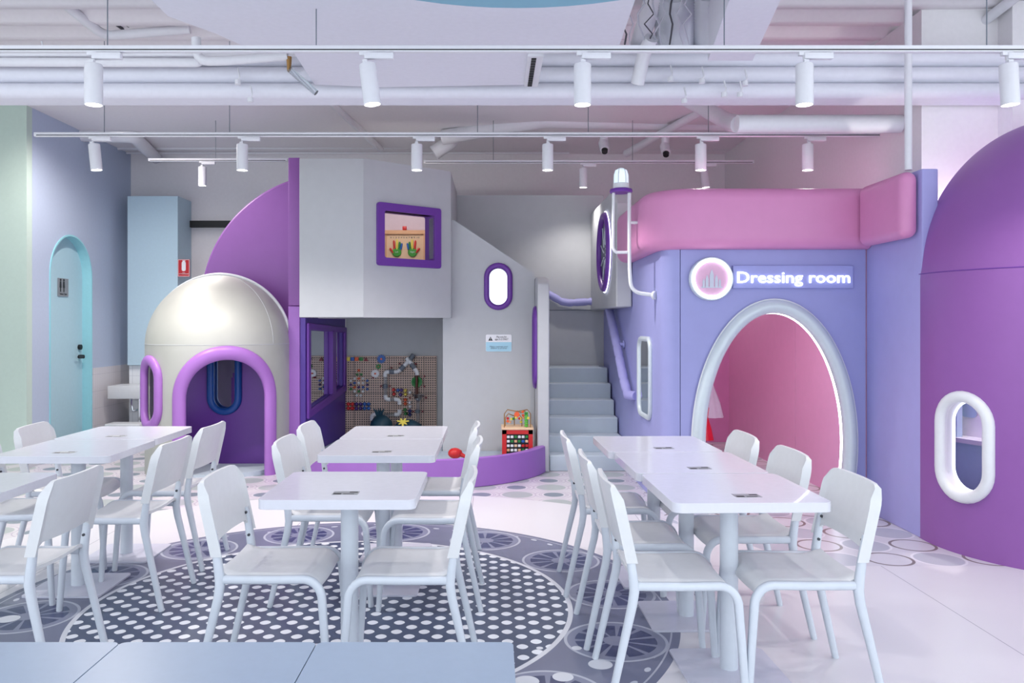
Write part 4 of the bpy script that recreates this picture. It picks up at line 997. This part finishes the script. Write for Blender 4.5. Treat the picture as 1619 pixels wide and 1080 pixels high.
# ------------------------------------------------------------------ tables
def table(label, cx, cz, rot=0, size=.595, h=.74, th=.037, proto=[None]):
    if proto[0] is None:
        g = thing('cafe_table', label, 'table', (cx, cz, 0), rot, 'square white cafe tables')
        b = MB(); b.plate([rrect(size, size, .035, 6)], (0, 0, h-th), (1, 0, 0), (0, 1, 0), (0, 0, 1), th); b.build('tabletop', 'table_white', g, bev=.003)
        b = MB(); b.cyl((0, 0, .008), (0, 0, h-th), .036, seg=28); b.cyl((0, 0, h-th-.012), (0, 0, h-th), .09, seg=24); b.build('column', 'leg_white', g)
        b = MB(); b.plate([rrect(.40, .40, .025, 5)], (0, 0, 0), (1, 0, 0), (0, 1, 0), (0, 0, 1), .010); b.build('base_plate', 'base_white', g, bev=.002)
        b = MB(); b.box(-.035, .065, -.20, -.14, h, h+.0008); s = b.build('sticker', 'silver_sign', g)
        b = MB(); b.box(-.03, .0, -.197, -.175, h+.0008, h+.0012).box(.028, .06, -.163, -.148, h+.0008, h+.0012).box(.008, .05, -.193, -.185, h+.0008, h+.0012); b.build('print', 'black', s)
        index(g); proto[0] = g; return g
    g = copy_tree(proto[0]); g.location = (cx, cz, 0); g.rotation_euler = (0, 0, rot); g['label'] = label; return g
rt = R(1.5)
table('white cafe table of the middle row, nearest, standing alone', -.59, 3.375)
table('white cafe table of the middle row, front one of the joined pair', -.59, 4.41)
table('white cafe table of the middle row, farthest, by the purple bench', -.59, 5.01)
table('white cafe table of the left row, nearest, cut by the left edge of the photo', -2.22, 3.35)
table('white cafe table of the left row, front one of the joined pair', -2.215, 4.39)
table('white cafe table of the left row, farthest, in front of the silver dome', -2.23, 5.0)
table('white cafe table of the right row, nearest of three', .953, 3.325, rt)
table('white cafe table of the right row, in the middle of three', .922, 3.93, rt)
table('white cafe table of the right row, farthest of three, near the stairs', .885, 4.535, rt)
lowg = None
for i, (cx_, lb) in enumerate(((-1.404, 'leftmost of three'), (-.8183, 'in the middle of three'), (-.2325, 'rightmost of three'))):
    if i == 0:
        g = thing('low_table', 'low sky-tinted white table at the bottom edge, '+lb, 'table', (cx_, 2.163, 0), 0, 'low tables at the bottom edge')
        b = MB(); b.plate([rrect(.583, .583, .022, 5)], (0, 0, .42), (1, 0, 0), (0, 1, 0), (0, 0, 1), .03); b.build('tabletop', 'low_white_skylit', g, bev=.003)
        b = MB(); b.cyl((0, 0, .008), (0, 0, .42), .036, seg=24); b.build('column', 'leg_white', g)
        b = MB(); b.plate([rrect(.38, .38, .02, 4)], (0, 0, 0), (1, 0, 0), (0, 1, 0), (0, 0, 1), .010); b.build('base_plate', 'base_white', g)
        index(g); lowg = g
    else:
        g = copy_tree(lowg); g.location = (cx_, 2.163, 0); g['label'] = 'low sky-tinted white table at the bottom edge, '+lb
# ------------------------------------------------------------------ chairs
def make_chair():
    g = thing('cafe_chair', '', 'chair', (0, 0, 0), 0, 'white moulded cafe chairs')
    # seat shell
    def sz(v): # height along depth v in -.19...19
        t = .455
        if v > .13: t -= .05*((v-.13)/.06)**2*.75
        if v < -.12: t += .022*((-.12-v)/.07)**1.5
        return t
    b = MB(); nu, nv = 16, 22; grid = {}
    for s_ in (0, 1):
        for i in range(nu+1):
            for j in range(nv+1):
                a = -1+2*i/nu; v = -.19+.38*j/nv
                w = .205-.03*max(0, (abs(v)-.15)/.04)**2*.5 - (.008 if v < 0 else 0)
                x = a*w; z = sz(v)-.010*(1-a*a)-(.012*max(0, abs(a)-.9)/.1)
                grid[s_, i, j] = b.bm.verts.new((x, v, z-.014*s_))
    for s_ in (0, 1):
        for i in range(nu):
            for j in range(nv):
                q = [grid[s_, i, j], grid[s_, i+1, j], grid[s_, i+1, j+1], grid[s_, i, j+1]]; b.bm.faces.new(q if s_ == 0 else q[::-1])
    for i in range(nu):
        for j in (0, nv): b.bm.faces.new([grid[0, i, j], grid[0, i+1, j], grid[1, i+1, j], grid[1, i, j]])
    for j in range(nv):
        for i in (0, nu): b.bm.faces.new([grid[0, i, j], grid[0, i, j+1], grid[1, i, j+1], grid[1, i, j]])
    b.build('seat', 'chair_white', g, ang=60)
    sq = [(1, .55), (.55, 1), (-.55, 1), (-1, .55), (-1, -.55), (-.55, -1), (.55, -1), (1, -.55)]
    for sx in (-1, 1):
        x = .205*sx
        # front leg: foot up, round bend, seat rail back
        pts = [V((x*1.04, .225, 0)), V((x*1.02, .212, .2)), V((x, .200, .36))]
        for k in range(1, 8): a = R(90*k/7); pts.append(V((x, .200-.07*(1-cos(a)), .36+.078*sin(a))))
        pts += [V((x, 0, .436)), V((x*.985, -.17, .436))]
        b = MB(); b.tube(pts, [.0125, .014, .015]+[.015]*7+[.015, .015], prof=sq, up=(sx, 0, 0)); b.build('leg', 'leg_white', g, ang=50)
        pts = [V((x*1.06, -.275, 0)), V((x*1.03, -.225, .22)), V((x, -.19, .37)), V((x, -.183, .42)), V((x, -.188, .47)), V((x, -.200, .56)), V((x, -.212, .62))]
        b = MB(); b.tube(pts, [.0125, .014, .016, .017, .016, .014, .013], prof=sq, up=(sx, 0, 0)); lg_ = b.build('leg', 'leg_white', g, ang=50)
        for z_, y_ in ((.60, -.193), (.505, -.180)):
            b = MB(); b.cyl((x-.011*sx, y_-.012, z_), (x-.022*sx, y_-.012, z_), .006, seg=8); bo = b.build('bolt', 'dark_grey', lg_)
    # backrest shell, curved in plan with sleeves down the sides
    b = MB(); nu, nv = 28, 12; grid = {}
    for s_ in (0, 1):
        for i in range(nu+1):
            for j in range(nv+1):
                a = -1+2*i/nu; t = j/nv
                w = .222*(1-.03*max(0, (t-.85)/.15)**2)
                x = a*w
                lo = .57-.045*max(0, min(1, (abs(a)-.84)/.06))
                hi = .805-.05*(1-sqrt(max(0, 1-max(0, (abs(a)-.78)/.22)**2)))
                z = lo+(hi-lo)*t
                y_ = -.190-(z-.55)*.22 - .022*(1-a*a)
                y_ -= (.014+.012*max(0, min(1, (abs(a)-.86)/.08)) if s_ else 0)
                if abs(a) > .93: y_ += .012*(1 if s_ == 0 else -.3)
                grid[s_, i, j] = b.bm.verts.new((x, y_, z))
    for s_ in (0, 1):
        for i in range(nu):
            for j in range(nv):
                q = [grid[s_, i, j], grid[s_, i+1, j], grid[s_, i+1, j+1], grid[s_, i, j+1]]; b.bm.faces.new(q if s_ == 0 else q[::-1])
    for i in range(nu):
        for j in (0, nv): b.bm.faces.new([grid[0, i, j], grid[0, i+1, j], grid[1, i+1, j], grid[1, i, j]])
    for j in range(nv):
        for i in (0, nu): b.bm.faces.new([grid[0, i, j], grid[0, i, j+1], grid[1, i, j+1], grid[1, i, j]])
    b.build('backrest', 'chair_white', g, ang=60)
    index(g); return g
chair0 = make_chair()
LF, RF = 90, -90      # facing left / right
CH = [(-1.93, 3.30, LF, 'right of the nearest table in the left row'),
      (-1.89, 4.22, LF, 'right of the front joined table in the left row'),
      (-1.92, 4.87, LF, 'right of the farthest left row table, before the silver dome'),
      (-2.44, 4.28, RF+6, 'left of the front joined left row table, at the photo edge'),
      (-2.46, 4.87, RF+6, 'left of the farthest left row table, before the blue wall'),
      (-.845, 3.30, RF, 'left of the lone nearest table in the middle row'),
      (-.83, 4.28, RF, 'left of the front joined table in the middle row'),
      (-.855, 4.90, RF, 'left of the farthest middle row table'),
      (-.345, 3.29, LF, 'right of the lone nearest table in the middle row'),
      (-.335, 4.22, LF, 'right of the front joined table in the middle row'),
      (-.36, 4.88, LF, 'right of the farthest middle row table'),
      (.70, 3.22, RF, 'left of the nearest table in the right row'),
      (.675, 3.75, RF, 'left of the middle table in the right row'),
      (.645, 4.43, RF, 'left of the farthest right row table'),
      (1.16, 3.23, LF, 'right of the nearest right row table, largest in view'),
      (1.150, 3.87, LF, 'right of the middle table in the right row'),
      (1.105, 4.45, LF, 'right of the farthest right row table')]
for i, (cx_, cy_, a, lb) in enumerate(CH):
    o = chair0 if i == 0 else copy_tree(chair0)
    o.location = (cx_, cy_, 0); o.rotation_euler = (0, 0, R(a)); o['label'] = 'white moulded cafe chair '+lb
